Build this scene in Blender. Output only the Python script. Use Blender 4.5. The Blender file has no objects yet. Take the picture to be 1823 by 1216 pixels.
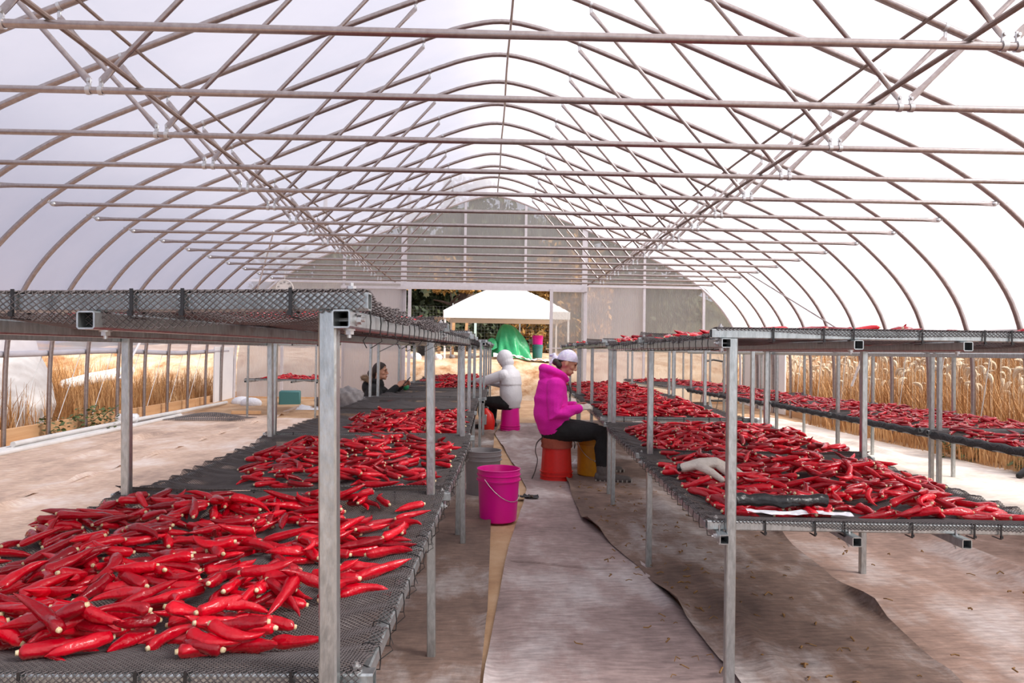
EXPOSURE, SKY, SUN, SUNDIR = .50, .95, 4.8, (.74, -.32, .60)
import bpy, math, random
import numpy as np
from mathutils import Vector, Matrix
R = random.Random(7); NR = np.random.default_rng(7)
PI = math.pi; sin, cos = math.sin, math.cos
C = bpy.context.scene.collection
V = Vector

# ---------------------------------------------------------------- materials
def mat(name, base=(.5, .5, .5), rough=.5, metal=0., var=None, scale=8., bump=0., bscale=40., spec=.5, coat=0., detail=4., stretch=None, rvar=0.):
    m = bpy.data.materials.new(name); m.use_nodes = True
    nt = m.node_tree; b = nt.nodes['Principled BSDF']
    b.inputs['Base Color'].default_value = (*base, 1); b.inputs['Roughness'].default_value = rough
    b.inputs['Metallic'].default_value = metal; b.inputs['Specular IOR Level'].default_value = spec
    b.inputs['Coat Weight'].default_value = coat; b.inputs['Coat Roughness'].default_value = .06
    tc = nt.nodes.new('ShaderNodeTexCoord'); src = tc.outputs['Object']
    if stretch:
        mp = nt.nodes.new('ShaderNodeMapping'); mp.inputs['Scale'].default_value = stretch
        nt.links.new(src, mp.inputs['Vector']); src = mp.outputs['Vector']
    if var or rvar:
        n = nt.nodes.new('ShaderNodeTexNoise'); n.inputs['Scale'].default_value = scale; n.inputs['Detail'].default_value = detail
        n.inputs['Roughness'].default_value = .65
        nt.links.new(src, n.inputs['Vector'])
    if var:
        r = nt.nodes.new('ShaderNodeValToRGB'); els = r.color_ramp.elements
        stops = var if isinstance(var, list) else [(.32, base), (.68, var)]
        while len(els) < len(stops): els.new(.5)
        for e, (p, c) in zip(els, stops): e.position = p; e.color = (*c, 1)
        nt.links.new(n.outputs['Fac'], r.inputs['Fac']); nt.links.new(r.outputs['Color'], b.inputs['Base Color'])
    if bump:
        n2 = nt.nodes.new('ShaderNodeTexNoise'); n2.inputs['Scale'].default_value = bscale; n2.inputs['Detail'].default_value = 5
        nt.links.new(src, n2.inputs['Vector'])
        bp = nt.nodes.new('ShaderNodeBump'); bp.inputs['Strength'].default_value = min(1, bump); bp.inputs['Distance'].default_value = .02
        nt.links.new(n2.outputs['Fac'], bp.inputs['Height']); nt.links.new(bp.outputs['Normal'], b.inputs['Normal'])
    return m
def nodes(m):
    return m.node_tree, m.node_tree.nodes['Principled BSDF']

M = {}
M['galv'] = mat('galvanised_steel', (.36, .39, .39), .30, .85, (.56, .60, .60), 70, .08, 200, stretch=(1, 1, .3))
M['zinc'] = mat('zinc_bolt', (.55, .55, .55), .35, .85)
M['pipe'] = mat('steel_pipe', (.33, .275, .26), .28, .9, (.43, .38, .365), 30)
M['rusty'] = mat('rusty_pipe', (.20, .13, .10), .5, .35, (.28, .22, .19), 14)
M['net'] = mat('black_plastic_net', (.10, .085, .084), .45, 0, (.14, .12, .118), 30)
M['tie'] = mat('black_plastic_tie', (.012, .012, .013), .4)
M['wrap'] = mat('black_cloth_edge', (.018, .018, .02), .7, 0, (.035, .033, .036), 25, .3, 60)
M['white'] = mat('white_board', (.80, .79, .80), .5, 0, (.74, .73, .75), 3)
M['hem'] = mat('rolled_film_hem', (.50, .48, .52), .45, 0, (.42, .40, .44), 4)
M['white_pipe'] = mat('white_plastic_pipe', (.72, .71, .70), .4, 0, (.62, .6, .58), 5)
M['wood'] = mat('pine_board', (.56, .30, .14), .65, 0, (.68, .42, .22), 6, .15, 40, stretch=(1, .15, 3))
M['alu'] = mat('end_wall_frame', (.62, .58, .60), .45, .35, (.7, .67, .69), 12)
M['magenta'] = mat('magenta_bucket_plastic', (.78, .002, .30), .35, 0, (.72, .002, .27), 3)
M['grey_bucket'] = mat('grey_bucket_plastic', (.22, .20, .205), .4, 0, (.27, .25, .25), 4)
M['red_bucket'] = mat('red_bucket_plastic', (.72, .012, .008), .45, 0, (.62, .012, .008), 60)
M['yellow'] = mat('yellow_bucket_plastic', (.70, .30, .012), .45, 0, (.55, .22, .012), 9)
M['jug'] = mat('red_jug_plastic', (.72, .02, .012), .4)
M['hoodie'] = mat('magenta_fleece', (.80, .008, .42), .9, 0, (.86, .014, .47), 12, .35, 120)
M['jacket_white'] = mat('white_rain_jacket', (.74, .73, .75), .55, 0, (.68, .67, .70), 6, .25, 22)
M['black_cloth'] = mat('black_cotton', (.006, .006, .007), .85, 0, (.012, .012, .013), 20, .2, 60)
M['skin'] = mat('skin', (.60, .31, .20), .5, 0, (.56, .27, .175), 18)
M['hair'] = mat('dark_hair', (.016, .007, .005), .6, 0, (.035, .018, .013), 50, .4, 200, stretch=(1, 1, .2))
M['scarf'] = mat('pale_lavender_cotton', (.70, .68, .80), .8, 0, [(.36, (.36, .46, .66)), (.46, (.74, .72, .82)), (.56, (.60, .54, .74)), (.66, (.76, .74, .82))], 14, .2, 60)
M['fur'] = mat('tan_fur', (.50, .35, .22), .9, 0, (.25, .15, .09), 40, 1, 160)
M['glove'] = mat('cream_work_glove', (.72, .66, .58), .85, 0, (.6, .54, .47), 25, .4, 150)
M['boot'] = mat('boot_fabric', (.10, .085, .08), .8, 0, (.14, .12, .11), 30)
M['sole'] = mat('boot_sole_rubber', (.42, .38, .34), .7)
M['cushion'] = mat('brown_red_cushion', (.42, .10, .06), .85, 0, (.35, .08, .05), 15, .3, 60)
M['strap'] = mat('olive_webbing', (.05, .04, .032), .8)
M['eye'] = mat('dark_eye', (.01, .008, .008), .2)
M['lip'] = mat('lips', (.50, .16, .13), .5)
M['phone'] = mat('black_phone', (.01, .01, .011), .25)
M['tarp'] = mat('green_tarpaulin', (.018, .28, .10), .42, 0, (.03, .36, .15), 5, .5, 14)
M['tent'] = mat('white_canopy_fabric', (.88, .88, .89), .6)
M['aqua'] = mat('pale_aqua_post', (.55, .72, .72), .5)
M['bark'] = mat('tree_bark', (.055, .034, .026), .9, 0, (.11, .07, .055), 9, .8, 30, stretch=(1, 1, .2))
M['leaf_dark'] = mat('dark_green_leaves', (.014, .026, .008), .7, 0, (.05, .062, .018), .9)
M['leaf_gold'] = mat('autumn_leaves', (.24, .11, .025), .7, 0, [(.3, (.07, .07, .015)), (.5, (.30, .15, .03)), (.7, (.46, .25, .06))], 1.1)
M['weed'] = mat('green_weed_leaves', (.05, .085, .02), .6, 0, (.10, .13, .03), 9)
M['dirt'] = mat('tan_dirt', (.50, .30, .165), .95, 0, [(.3, (.36, .20, .11)), (.5, (.52, .32, .18)), (.72, (.64, .44, .28))], 2.2, .6, 18, detail=8)
M['wire'] = mat('fence_wire', (.09, .09, .09), .7, 0)
M['woods'] = mat('wooded_hillside', (.02, .03, .01), .9, 0, [(.3, (.008, .012, .005)), (.5, (.03, .036, .012)), (.62, (.07, .055, .02)), (.75, (.12, .10, .045))], 1.4, 1, 2.2, detail=9)
M['bank'] = mat('straw_covered_dirt', (.50, .32, .19), .95, 0, [(.34, (.34, .15, .06)), (.44, (.52, .32, .18)), (.55, (.66, .47, .32)), (.7, (.74, .58, .44))], 1.9, 1, 14, detail=8)
M['straw'] = mat('dry_grass_ground', (.30, .17, .07), .95, 0, [(.3, (.13, .06, .022)), (.55, (.26, .135, .05)), (.75, (.36, .21, .09))], 1.6, .9, 25, detail=8)
M['grass'] = mat('dry_grass_blades', (.50, .29, .11), .8, 0, [(.30, (.20, .09, .035)), (.45, (.42, .20, .07)), (.58, (.58, .33, .14)), (.72, (.70, .48, .27))], 1.3, detail=6)
M['plume'] = mat('grass_plumes', (.66, .50, .34), .9, 0, (.78, .64, .48), 4, .8, 90)
M['bulkbag'] = mat('white_bulk_bag', (.80, .77, .74), .7, 0, (.88, .86, .84), 5, .5, 9)
M['red_print'] = mat('red_print', (.62, .05, .035), .7)
M['plastic_black'] = mat('black_plastic_sheet', (.010, .010, .011), .25, 0, None, 8, .6, 25)
M['paper'] = mat('white_paper', (.84, .84, .87), .7, 0, (.7, .7, .76), 20, .5, 30)
M['greytarp'] = mat('grey_tarpaulin', (.12, .11, .115), .6, 0, (.22, .20, .2), 6, .6, 12)
M['teal'] = mat('teal_plastic', (.05, .17, .17), .5)
M['lime'] = mat('lime_handle', (.35, .55, .03), .4)
M['ink'] = mat('dial_ink', (.05, .045, .05), .6)
M['dial'] = mat('cream_dial', (.80, .75, .70), .5)
M['stemgreen'] = mat('dry_pepper_stalks', (.18, .09, .03), .8, 0, (.30, .16, .05), 40)
M['inner_steel'] = mat('tube_inside', (.10, .105, .105), .6, .5)

# weed mat: woven, dusty, faded purple brown
def weedmat(name, dark, mid, dusty, seed):
    m = mat(name, mid, .9); nt, b = nodes(m)
    tc = nt.nodes.new('ShaderNodeTexCoord')
    mp = nt.nodes.new('ShaderNodeMapping'); mp.inputs['Location'].default_value = (seed, seed * .7, 0); mp.inputs['Scale'].default_value = (1.5, .8, 1)
    nt.links.new(tc.outputs['Object'], mp.inputs['Vector'])
    a = nt.nodes.new('ShaderNodeTexNoise'); a.inputs['Scale'].default_value = 1.1; a.inputs['Detail'].default_value = 9; a.inputs['Roughness'].default_value = .68
    nt.links.new(mp.outputs['Vector'], a.inputs['Vector'])
    r = nt.nodes.new('ShaderNodeValToRGB')
    for e, (p, c) in zip([r.color_ramp.elements[0], r.color_ramp.elements[1], r.color_ramp.elements.new(.5)], [(.33, dark), (.70, dusty), (.5, mid)]):
        e.position = p; e.color = (*c, 1)
    nt.links.new(a.outputs['Fac'], r.inputs['Fac'])
    f = nt.nodes.new('ShaderNodeTexNoise'); f.inputs['Scale'].default_value = 38; f.inputs['Detail'].default_value = 6
    mp2 = nt.nodes.new('ShaderNodeMapping'); mp2.inputs['Scale'].default_value = (.35, 1.3, 1)
    nt.links.new(tc.outputs['Object'], mp2.inputs['Vector']); nt.links.new(mp2.outputs['Vector'], f.inputs['Vector'])
    mx = nt.nodes.new('ShaderNodeMix'); mx.data_type = 'RGBA'; mx.blend_type = 'OVERLAY'; mx.inputs[0].default_value = .55
    nt.links.new(r.outputs['Color'], mx.inputs[6]); nt.links.new(f.outputs['Fac'], mx.inputs[7])
    nt.links.new(mx.outputs[2], b.inputs['Base Color'])
    w = nt.nodes.new('ShaderNodeTexNoise'); w.inputs['Scale'].default_value = 7; w.inputs['Detail'].default_value = 6
    mp3 = nt.nodes.new('ShaderNodeMapping'); mp3.inputs['Scale'].default_value = (.5, 1.5, 1)
    nt.links.new(tc.outputs['Object'], mp3.inputs['Vector']); nt.links.new(mp3.outputs['Vector'], w.inputs['Vector'])
    ad = nt.nodes.new('ShaderNodeMath'); ad.operation = 'MULTIPLY_ADD'; ad.inputs[1].default_value = .25
    nt.links.new(f.outputs['Fac'], ad.inputs[0]); nt.links.new(w.outputs['Fac'], ad.inputs[2])
    bp = nt.nodes.new('ShaderNodeBump'); bp.inputs['Strength'].default_value = .7; bp.inputs['Distance'].default_value = .03
    nt.links.new(ad.outputs[0], bp.inputs['Height']); nt.links.new(bp.outputs['Normal'], b.inputs['Normal'])
    return m
M['mat_aisle'] = weedmat('faded_purple_weed_mat', (.21, .15, .14), (.36, .265, .245), (.52, .40, .355), 3)
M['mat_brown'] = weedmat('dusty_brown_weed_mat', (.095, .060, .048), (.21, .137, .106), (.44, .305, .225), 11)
M['mat_pale'] = weedmat('pale_dusty_weed_mat', (.36, .255, .205), (.60, .43, .33), (.78, .60, .46), 23)
M['mat_tan'] = weedmat('tan_dusty_weed_mat', (.20, .125, .095), (.38, .25, .195), (.58, .41, .32), 37)
M['mat_white'] = weedmat('whitened_weed_mat', (.50, .42, .37), (.70, .61, .55), (.80, .72, .67), 31)

# red peppers: wet-looking skin, each a little different
def peppermat(name, attr):
    m = mat(name, (.42, .004, .008), .25, 0, coat=.34, spec=.3); nt, b = nodes(m)
    if attr:
        at = nt.nodes.new('ShaderNodeAttribute'); at.attribute_name = 'tone'; rnd = at.outputs['Fac']
    else:
        oi = nt.nodes.new('ShaderNodeObjectInfo'); rnd = oi.outputs['Random']
    r = nt.nodes.new('ShaderNodeValToRGB'); e = r.color_ramp.elements
    e[0].position = 0; e[0].color = (.24, .0004, .007, 1); e[1].position = 1; e[1].color = (.68, .0015, .016, 1)
    k = e.new(.5); k.color = (.50, .0008, .012, 1)
    nt.links.new(rnd, r.inputs['Fac'])
    nt.links.new(r.outputs['Color'], b.inputs['Base Color'])
    tc = nt.nodes.new('ShaderNodeTexCoord'); n = nt.nodes.new('ShaderNodeTexNoise'); n.inputs['Scale'].default_value = 38; n.inputs['Detail'].default_value = 3
    nt.links.new(tc.outputs['Object'], n.inputs['Vector'])
    bp = nt.nodes.new('ShaderNodeBump'); bp.inputs['Strength'].default_value = .55; bp.inputs['Distance'].default_value = .012
    nt.links.new(n.outputs['Fac'], bp.inputs['Height']); nt.links.new(bp.outputs['Normal'], b.inputs['Normal'])
    return m
M['pepper'] = peppermat('red_pepper_skin', False)
M['pepper_many'] = peppermat('red_pepper_skin_many', True)
M['dried'] = mat('dried_dark_red_pepper', (.30, .004, .008), .32, 0, [(.3, (.13, .003, .005)), (.5, (.34, .006, .010)), (.7, (.50, .012, .014))], 30, .3, 60)
M['cut'] = mat('cut_pepper_end', (.50, .36, .14), .6, 0, (.86, .74, .52), 130)

# greenhouse film: part clear, part milky
def thin(name, clear, tint, milk, milk_col, gloss=.06, bumpsc=0, tintvar=None):
    m = bpy.data.materials.new(name); m.use_nodes = True; nt = m.node_tree; nt.nodes.clear()
    out = nt.nodes.new('ShaderNodeOutputMaterial')
    tr = nt.nodes.new('ShaderNodeBsdfTransparent'); tr.inputs[0].default_value = (*tint, 1)
    tl = nt.nodes.new('ShaderNodeBsdfTranslucent'); tl.inputs[0].default_value = (*milk_col, 1)
    df = nt.nodes.new('ShaderNodeBsdfDiffuse'); df.inputs[0].default_value = (*milk_col, 1)
    gl = nt.nodes.new('ShaderNodeBsdfGlossy'); gl.inputs['Roughness'].default_value = .22; gl.inputs[0].default_value = (.9, .9, .9, 1)
    mx1 = nt.nodes.new('ShaderNodeMixShader'); mx1.inputs[0].default_value = .25
    nt.links.new(tl.outputs[0], mx1.inputs[1]); nt.links.new(df.outputs[0], mx1.inputs[2])
    mx2 = nt.nodes.new('ShaderNodeMixShader'); mx2.inputs[0].default_value = milk
    nt.links.new(tr.outputs[0], mx2.inputs[1]); nt.links.new(mx1.outputs[0], mx2.inputs[2])
    mx3 = nt.nodes.new('ShaderNodeMixShader'); mx3.inputs[0].default_value = gloss
    nt.links.new(mx2.outputs[0], mx3.inputs[1]); nt.links.new(gl.outputs[0], mx3.inputs[2])
    nt.links.new(mx3.outputs[0], out.inputs[0])
    tc = nt.nodes.new('ShaderNodeTexCoord'); n = nt.nodes.new('ShaderNodeTexNoise'); n.inputs['Scale'].default_value = .55; n.inputs['Detail'].default_value = 5
    nt.links.new(tc.outputs['Object'], n.inputs['Vector'])
    mr = nt.nodes.new('ShaderNodeMapRange'); mr.inputs[1].default_value = .25; mr.inputs[2].default_value = .75
    mr.inputs[3].default_value = max(0, milk - .1); mr.inputs[4].default_value = min(1, milk + .1)
    nt.links.new(n.outputs['Fac'], mr.inputs[0]); nt.links.new(mr.outputs[0], mx2.inputs[0])
    if bumpsc:
        wv = nt.nodes.new('ShaderNodeTexWave'); wv.inputs['Scale'].default_value = bumpsc; wv.bands_direction = 'X'
        nt.links.new(tc.outputs['Object'], wv.inputs['Vector'])
        bp = nt.nodes.new('ShaderNodeBump'); bp.inputs['Strength'].default_value = .5; bp.inputs['Distance'].default_value = .01
        nt.links.new(wv.outputs['Fac'], bp.inputs['Height'])
        for s_ in (gl, tl, df): nt.links.new(bp.outputs['Normal'], s_.inputs['Normal'])
    return m
M['film'] = thin('greenhouse_film', .4, (.93, .93, .97), .6, (.86, .84, .90))
M['poly'] = thin('ribbed_polycarbonate', .4, (.80, .78, .75), .46, (.58, .585, .565), .05, 14)
M['poly_pale'] = thin('milky_polycarbonate', .3, (.8, .78, .79), .66, (.74, .72, .74), .06, 14)

# ---------------------------------------------------------------- mesh helpers
class MB:
    """collects shapes, builds ONE mesh object"""
    def __init__(s): s.v = []; s.f = []
    def add(s, vs, fs):
        o = len(s.v); s.v += [tuple(p) for p in vs]; s.f += [tuple(i + o for i in f) for f in fs]; return s
    def box(s, c, d, rz=0., bev=0., m=None):
        x, y, z = (k / 2 for k in d)
        if bev:
            b = min(bev, x * .9, y * .9, z * .9); vs = []
            pl = [(-x + b, -y), (x - b, -y), (x, -y + b), (x, y - b), (x - b, y), (-x + b, y), (-x, y - b), (-x, -y + b)]
            pi_ = [(px * (x - b) / x if abs(px) == x else px, py * (y - b) / y if abs(py) == y else py) for px, py in pl]
            for zz, P in ((-z, pi_), (-z + b, pl), (z - b, pl), (z, pi_)):
                vs += [(p[0], p[1], zz) for p in P]
            fs = [tuple(range(7, -1, -1)), tuple(range(24, 32))]
            for r in range(3):
                for i in range(8): j = (i + 1) % 8; fs.append((r * 8 + i, r * 8 + j, r * 8 + 8 + j, r * 8 + 8 + i))
        else:
            vs = [(a, b_, c_) for c_ in (-z, z) for b_ in (-y, y) for a in (-x, x)]
            fs = [(0, 2, 3, 1), (4, 5, 7, 6), (0, 1, 5, 4), (2, 6, 7, 3), (0, 4, 6, 2), (1, 3, 7, 5)]
        cr, sr = cos(rz), sin(rz); out = []
        for p in vs:
            q = V((p[0] * cr - p[1] * sr, p[0] * sr + p[1] * cr, p[2]))
            if m: q = m @ q
            out.append((q[0] + c[0], q[1] + c[1], q[2] + c[2]))
        return s.add(out, fs)
    def tube(s, pts, r, n=10, cap=True, side=None, flat=1., dome=False):
        pts = [V(p) for p in pts]; rs = r if isinstance(r, (list, tuple)) else [r] * len(pts)
        fl = flat if isinstance(flat, (list, tuple)) else [flat] * len(pts)
        if dome:
            t0 = (pts[0] - pts[1]).normalized(); t1 = (pts[-1] - pts[-2]).normalized()
            pts = [pts[0] + t0 * rs[0] * .85, pts[0] + t0 * rs[0] * .5] + pts + [pts[-1] + t1 * rs[-1] * .5, pts[-1] + t1 * rs[-1] * .85]
            rs = [rs[0] * .5, rs[0] * .86] + list(rs) + [rs[-1] * .86, rs[-1] * .5]; fl = [fl[0], fl[0]] + list(fl) + [fl[-1], fl[-1]]
        vs = []; fs = []; pv = None
        for i, p in enumerate(pts):
            t = (pts[min(i + 1, len(pts) - 1)] - pts[max(i - 1, 0)])
            t = t.normalized() if t.length > 1e-9 else V((0, 0, 1))
            if side is not None: a = V(side)
            elif pv is None: a = V((0, 0, 1)) if abs(t.z) < .9 else V((1, 0, 0))
            else: a = pv
            a = a - t * a.dot(t)
            if a.length < 1e-6: a = V((1, 0, 0)) - t * t.x
            a.normalize(); pv = a; b = t.cross(a)
            for k in range(n):
                th = 2 * PI * k / n; vs.append(p + a * (cos(th) * rs[i] * fl[i]) + b * (sin(th) * rs[i]))
        for i in range(len(pts) - 1):
            for k in range(n):
                l = (k + 1) % n; fs.append((i * n + k, i * n + l, (i + 1) * n + l, (i + 1) * n + k))
        if cap: fs += [tuple(range(n - 1, -1, -1)), tuple(range((len(pts) - 1) * n, len(pts) * n))]
        return s.add(vs, fs)
    def lathe(s, prof, c=(0, 0, 0), n=36, cap=True, m=None):
        vs = []; fs = []
        for r, z in prof:
            for k in range(n):
                p = V((r * cos(2 * PI * k / n), r * sin(2 * PI * k / n), z))
                if m: p = m @ p
                vs.append((p[0] + c[0], p[1] + c[1], p[2] + c[2]))
        for i in range(len(prof) - 1):
            for k in range(n):
                l = (k + 1) % n; fs.append((i * n + k, i * n + l, (i + 1) * n + l, (i + 1) * n + k))
        if cap: fs += [tuple(range(n - 1, -1, -1)), tuple(range((len(prof) - 1) * n, len(prof) * n))]
        return s.add(vs, fs)
    def ell(s, c, r, n=16, k=10, m=None):
        prof = [(sin(PI * (i + .02) / (k + .04)), -cos(PI * (i + .02) / (k + .04))) for i in range(k + 1)]
        mm = Matrix.Diagonal(V(r)).to_4x4(); mm = (m.to_4x4() @ mm) if m else mm
        return s.lathe(prof, c, n, True, mm)
    def sqtube(s, p0, p1, w, t=.003, h=None, up=(0, 0, 1)):
        """hollow square tube with open ends"""
        p0, p1 = V(p0), V(p1); d = (p1 - p0).normalized(); u = V(up) if abs(d.z) < .9 else V((0, 1, 0)); u = (u - d * u.dot(d)).normalized(); r = d.cross(u)
        h = h or w; vs = []; b = .0035
        def ring(p, a, c, bb):
            q = [(-a + bb, -c), (a - bb, -c), (a, -c + bb), (a, c - bb), (a - bb, c), (-a + bb, c), (-a, c - bb), (-a, -c + bb)]
            return [p + r * x + u * y for x, y in q]
        vs = ring(p0, w / 2, h / 2, b) + ring(p1, w / 2, h / 2, b) + ring(p0, w / 2 - t, h / 2 - t, b * .4) + ring(p1, w / 2 - t, h / 2 - t, b * .4)
        fs = []
        for k in range(8):
            l = (k + 1) % 8
            fs += [(k, 8 + k, 8 + l, l), (16 + k, 16 + l, 24 + l, 24 + k), (k, l, 16 + l, 16 + k), (8 + k, 24 + k, 24 + l, 8 + l)]
        return s.add(vs, fs)
    def grid(s, fn, nu, nv):
        vs = [fn(i / nu, j / nv) for j in range(nv + 1) for i in range(nu + 1)]
        w = nu + 1
        return s.add(vs, [(j * w + i, j * w + i + 1, (j + 1) * w + i + 1, (j + 1) * w + i) for j in range(nv) for i in range(nu)])
    def mesh(s, name, m, smooth=True, angle=None):
        me = bpy.data.meshes.new(name); me.from_pydata(s.v, [], s.f); me.update()
        if m: me.materials.append(m)
        if smooth:
            me.polygons.foreach_set('use_smooth', [True] * len(me.polygons))
            try: me.set_sharp_from_angle(angle=math.radians(angle or 42))
            except Exception: pass
        return me
    def build(s, name, m, parent=None, smooth=True, angle=None):
        return link(name, s.mesh(name, m, smooth, angle), parent)
def link(name, data, parent=None, loc=None, rz=None):
    o = bpy.data.objects.new(name, data); C.objects.link(o)
    if parent: o.parent = parent
    if loc is not None: o.location = loc
    if rz is not None: o.rotation_euler = (0, 0, rz)
    return o
def tag(o, label=None, cat=None, group=None, kind=None):
    if label: o['label'] = label
    if cat: o['category'] = cat
    if group: o['group'] = group
    if kind: o['kind'] = kind
    return o
def thing(name, label, cat, loc=(0, 0, 0), rz=0., group=None):
    return tag(link(name, None, None, loc, rz), label, cat, group)
def struct(o): o['kind'] = 'structure'; return o
def npmesh(name, verts, quads, m, smooth=True):
    me = bpy.data.meshes.new(name); nv = len(verts); nf = len(quads); k = quads.shape[1]
    me.vertices.add(nv); me.vertices.foreach_set('co', np.ascontiguousarray(verts, np.float32).ravel())
    me.loops.add(nf * k); me.loops.foreach_set('vertex_index', np.ascontiguousarray(quads, np.int32).ravel())
    me.polygons.add(nf); me.polygons.foreach_set('loop_start', np.arange(0, nf * k, k, dtype=np.int32))
    me.polygons.foreach_set('loop_total', np.full(nf, k, np.int32))
    if smooth: me.polygons.foreach_set('use_smooth', np.ones(nf, bool))
    me.update(calc_edges=True); me.materials.append(m); return me
def spline(P, n):
    """Catmull-Rom through P, n samples per span"""
    P = [V(p) for p in P]; Q = [P[0] * 2 - P[1]] + P + [P[-1] * 2 - P[-2]]; out = []
    for i in range(1, len(Q) - 2):
        a, b, c, d = Q[i - 1:i + 3]
        for k in range(n):
            t = k / n
            out.append(.5 * ((2 * b) + (c - a) * t + (2 * a - 5 * b + 4 * c - d) * t * t + (3 * b - a - 3 * c + d) * t ** 3))
    return out + [P[-1]]
def fnoise(x, y, s=1.):
    return (sin(x * 1.7 * s + 1.3) * cos(y * 2.1 * s + .4) + .5 * sin(x * 3.9 * s + y * 2.7 * s) + .25 * sin(x * 8.3 * s - y * 7.1 * s + 2)) / 1.75
# ---------------------------------------------------------------- camera, daylight
F_, YAW, PIT, ROLL, H = 1270., .0365, .0135, .0145, 1.22
fw = V((sin(YAW), cos(YAW), 0)); rt = V((cos(YAW), -sin(YAW), 0)); upv = V((0, 0, 1))
fwd = fw * cos(PIT) + upv * sin(PIT); up_ = upv * cos(PIT) - fw * sin(PIT)
rc = rt * cos(ROLL) + up_ * sin(ROLL); uc = up_ * cos(ROLL) - rt * sin(ROLL)
cam = bpy.data.cameras.new('camera'); cam.sensor_width = 36; cam.lens = F_ / 1823 * 36; cam.clip_start = .05; cam.clip_end = 300
co = bpy.data.objects.new('camera', cam); C.objects.link(co)
mw = Matrix((rc, uc, -fwd)).transposed().to_4x4(); mw.translation = (0, 0, H); co.matrix_world = mw
bpy.context.scene.camera = co
sc = bpy.context.scene
sc.view_settings.view_transform = 'Standard'; sc.view_settings.look = 'None'; sc.view_settings.gamma = 1; sc.view_settings.use_curve_mapping = False
sc.view_settings.exposure = EXPOSURE
sc.cycles.max_bounces = 8; sc.cycles.transparent_max_bounces = 16; sc.cycles.transmission_bounces = 8; sc.cycles.diffuse_bounces = 5
sc.cycles.use_denoising = True; sc.cycles.caustics_reflective = False; sc.cycles.caustics_refractive = False
sc.cycles.sample_clamp_indirect = 8
w = bpy.data.worlds.new('hazy_sky'); sc.world = w; w.use_nodes = True; nt = w.node_tree
bg = nt.nodes['Background']; bg.inputs['Strength'].default_value = SKY
tc = nt.nodes.new('ShaderNodeTexCoord')
# bright haze round the sun, duller cloud on the far side of the sky
dp = nt.nodes.new('ShaderNodeVectorMath'); dp.operation = 'DOT_PRODUCT'; dp.inputs[1].default_value = V(SUNDIR).normalized(); nt.links.new(tc.outputs['Generated'], dp.inputs[0])
mr = nt.nodes.new('ShaderNodeMapRange'); mr.inputs[1].default_value = -.6; mr.inputs[2].default_value = .9; nt.links.new(dp.outputs['Value'], mr.inputs[0])
rp = nt.nodes.new('ShaderNodeValToRGB'); rp.color_ramp.elements[0].position = 0; rp.color_ramp.elements[0].color = (.25, .27, .37, 1)
rp.color_ramp.elements[1].position = 1; rp.color_ramp.elements[1].color = (1.25, 1.22, 1.2, 1); k_ = rp.color_ramp.elements.new(.5); k_.color = (.62, .65, .78, 1)
nt.links.new(mr.outputs[0], rp.inputs[0]); nt.links.new(rp.outputs[0], bg.inputs[0])
sd = bpy.data.lights.new('sun', 'SUN'); sd.energy = SUN; sd.angle = .30; sd.color = (1., .95, .88)
so = bpy.data.objects.new('sun', sd); C.objects.link(so)
so.rotation_euler = (V(SUNDIR)).to_track_quat('Z', 'Y').to_euler()

# ---------------------------------------------------------------- greenhouse shell
S_, Y0, SK, XC, WALLY = .85, 7.56, -.017, .12, 16.12
PROF = [(0, 4.73), (.3, 4.69), (.73, 4.555), (2.0, 4.05), (3.13, 3.58), (3.9, 3.25), (4.32, 3.03), (4.72, 2.76), (5.06, 2.45), (5.32, 2.15), (5.52, 1.82), (5.64, 1.45), (5.69, 1.1), (5.70, .5), (5.70, -.05)]
HALF = [(p.x, p.z) for p in spline([(-.3, 0, 4.69)] + [(a, 0, b) for a, b in PROF], 3)[3:]]
def bow_z(h):
    for (a, za), (b, zb) in zip(HALF, HALF[1:]):
        if a <= h <= b and b > a: return za + (zb - za) * (h - a) / (b - a)
    return 0
OUT = []
for i, (h, z) in enumerate(HALF):
    a = HALF[max(0, i - 1)]; b = HALF[min(len(HALF) - 1, i + 1)]; tx, tz = b[0] - a[0], b[1] - a[1]; l = math.hypot(tx, tz) or 1
    if i == 0: tx, tz, l = 1, 0, 1
    OUT.append((h - tz / l * .05, z + tx / l * .05))
def cover():
    L = [(XC - h, z) for h, z in OUT if z > 1.12][::-1] ; Rr = [(XC + h, z) for h, z in OUT if z > 1.5]
    L = [(XC - 5.745, 1.12)] + L; Rr = Rr + [(XC + 5.70, 1.5)]
    return L + Rr[1:]
cp = cover(); mb = MB(); ys = [-4 + i * .85 for i in range(24)] + [WALLY + .06]
mb.grid(lambda u, v: (cp[round(u * (len(cp) - 1))][0], ys[round(v * (len(ys) - 1))], cp[round(u * (len(cp) - 1))][1]), len(cp) - 1, len(ys) - 1)
struct(mb.build('ceiling', M['film']))
# rolled hems of the side curtains
mb = MB(); mb.tube([(XC - 5.755, y, 1.115 + .02 * sin(y * 1.3)) for y in np.arange(-4, 16.2, .6)], .038, 10)
struct(mb.build('trim_1', M['hem']))
mb = MB(); mb.box((XC + 5.74, 5.6, 1.50), (.04, 19.6, .14)); mb.tube([(XC + 5.70, y, 1.41 + .012 * sin(y * 1.7)) for y in np.arange(-4, 16.2, .6)], .03, 10)
struct(mb.build('trim_2', M['rusty']))
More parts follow.
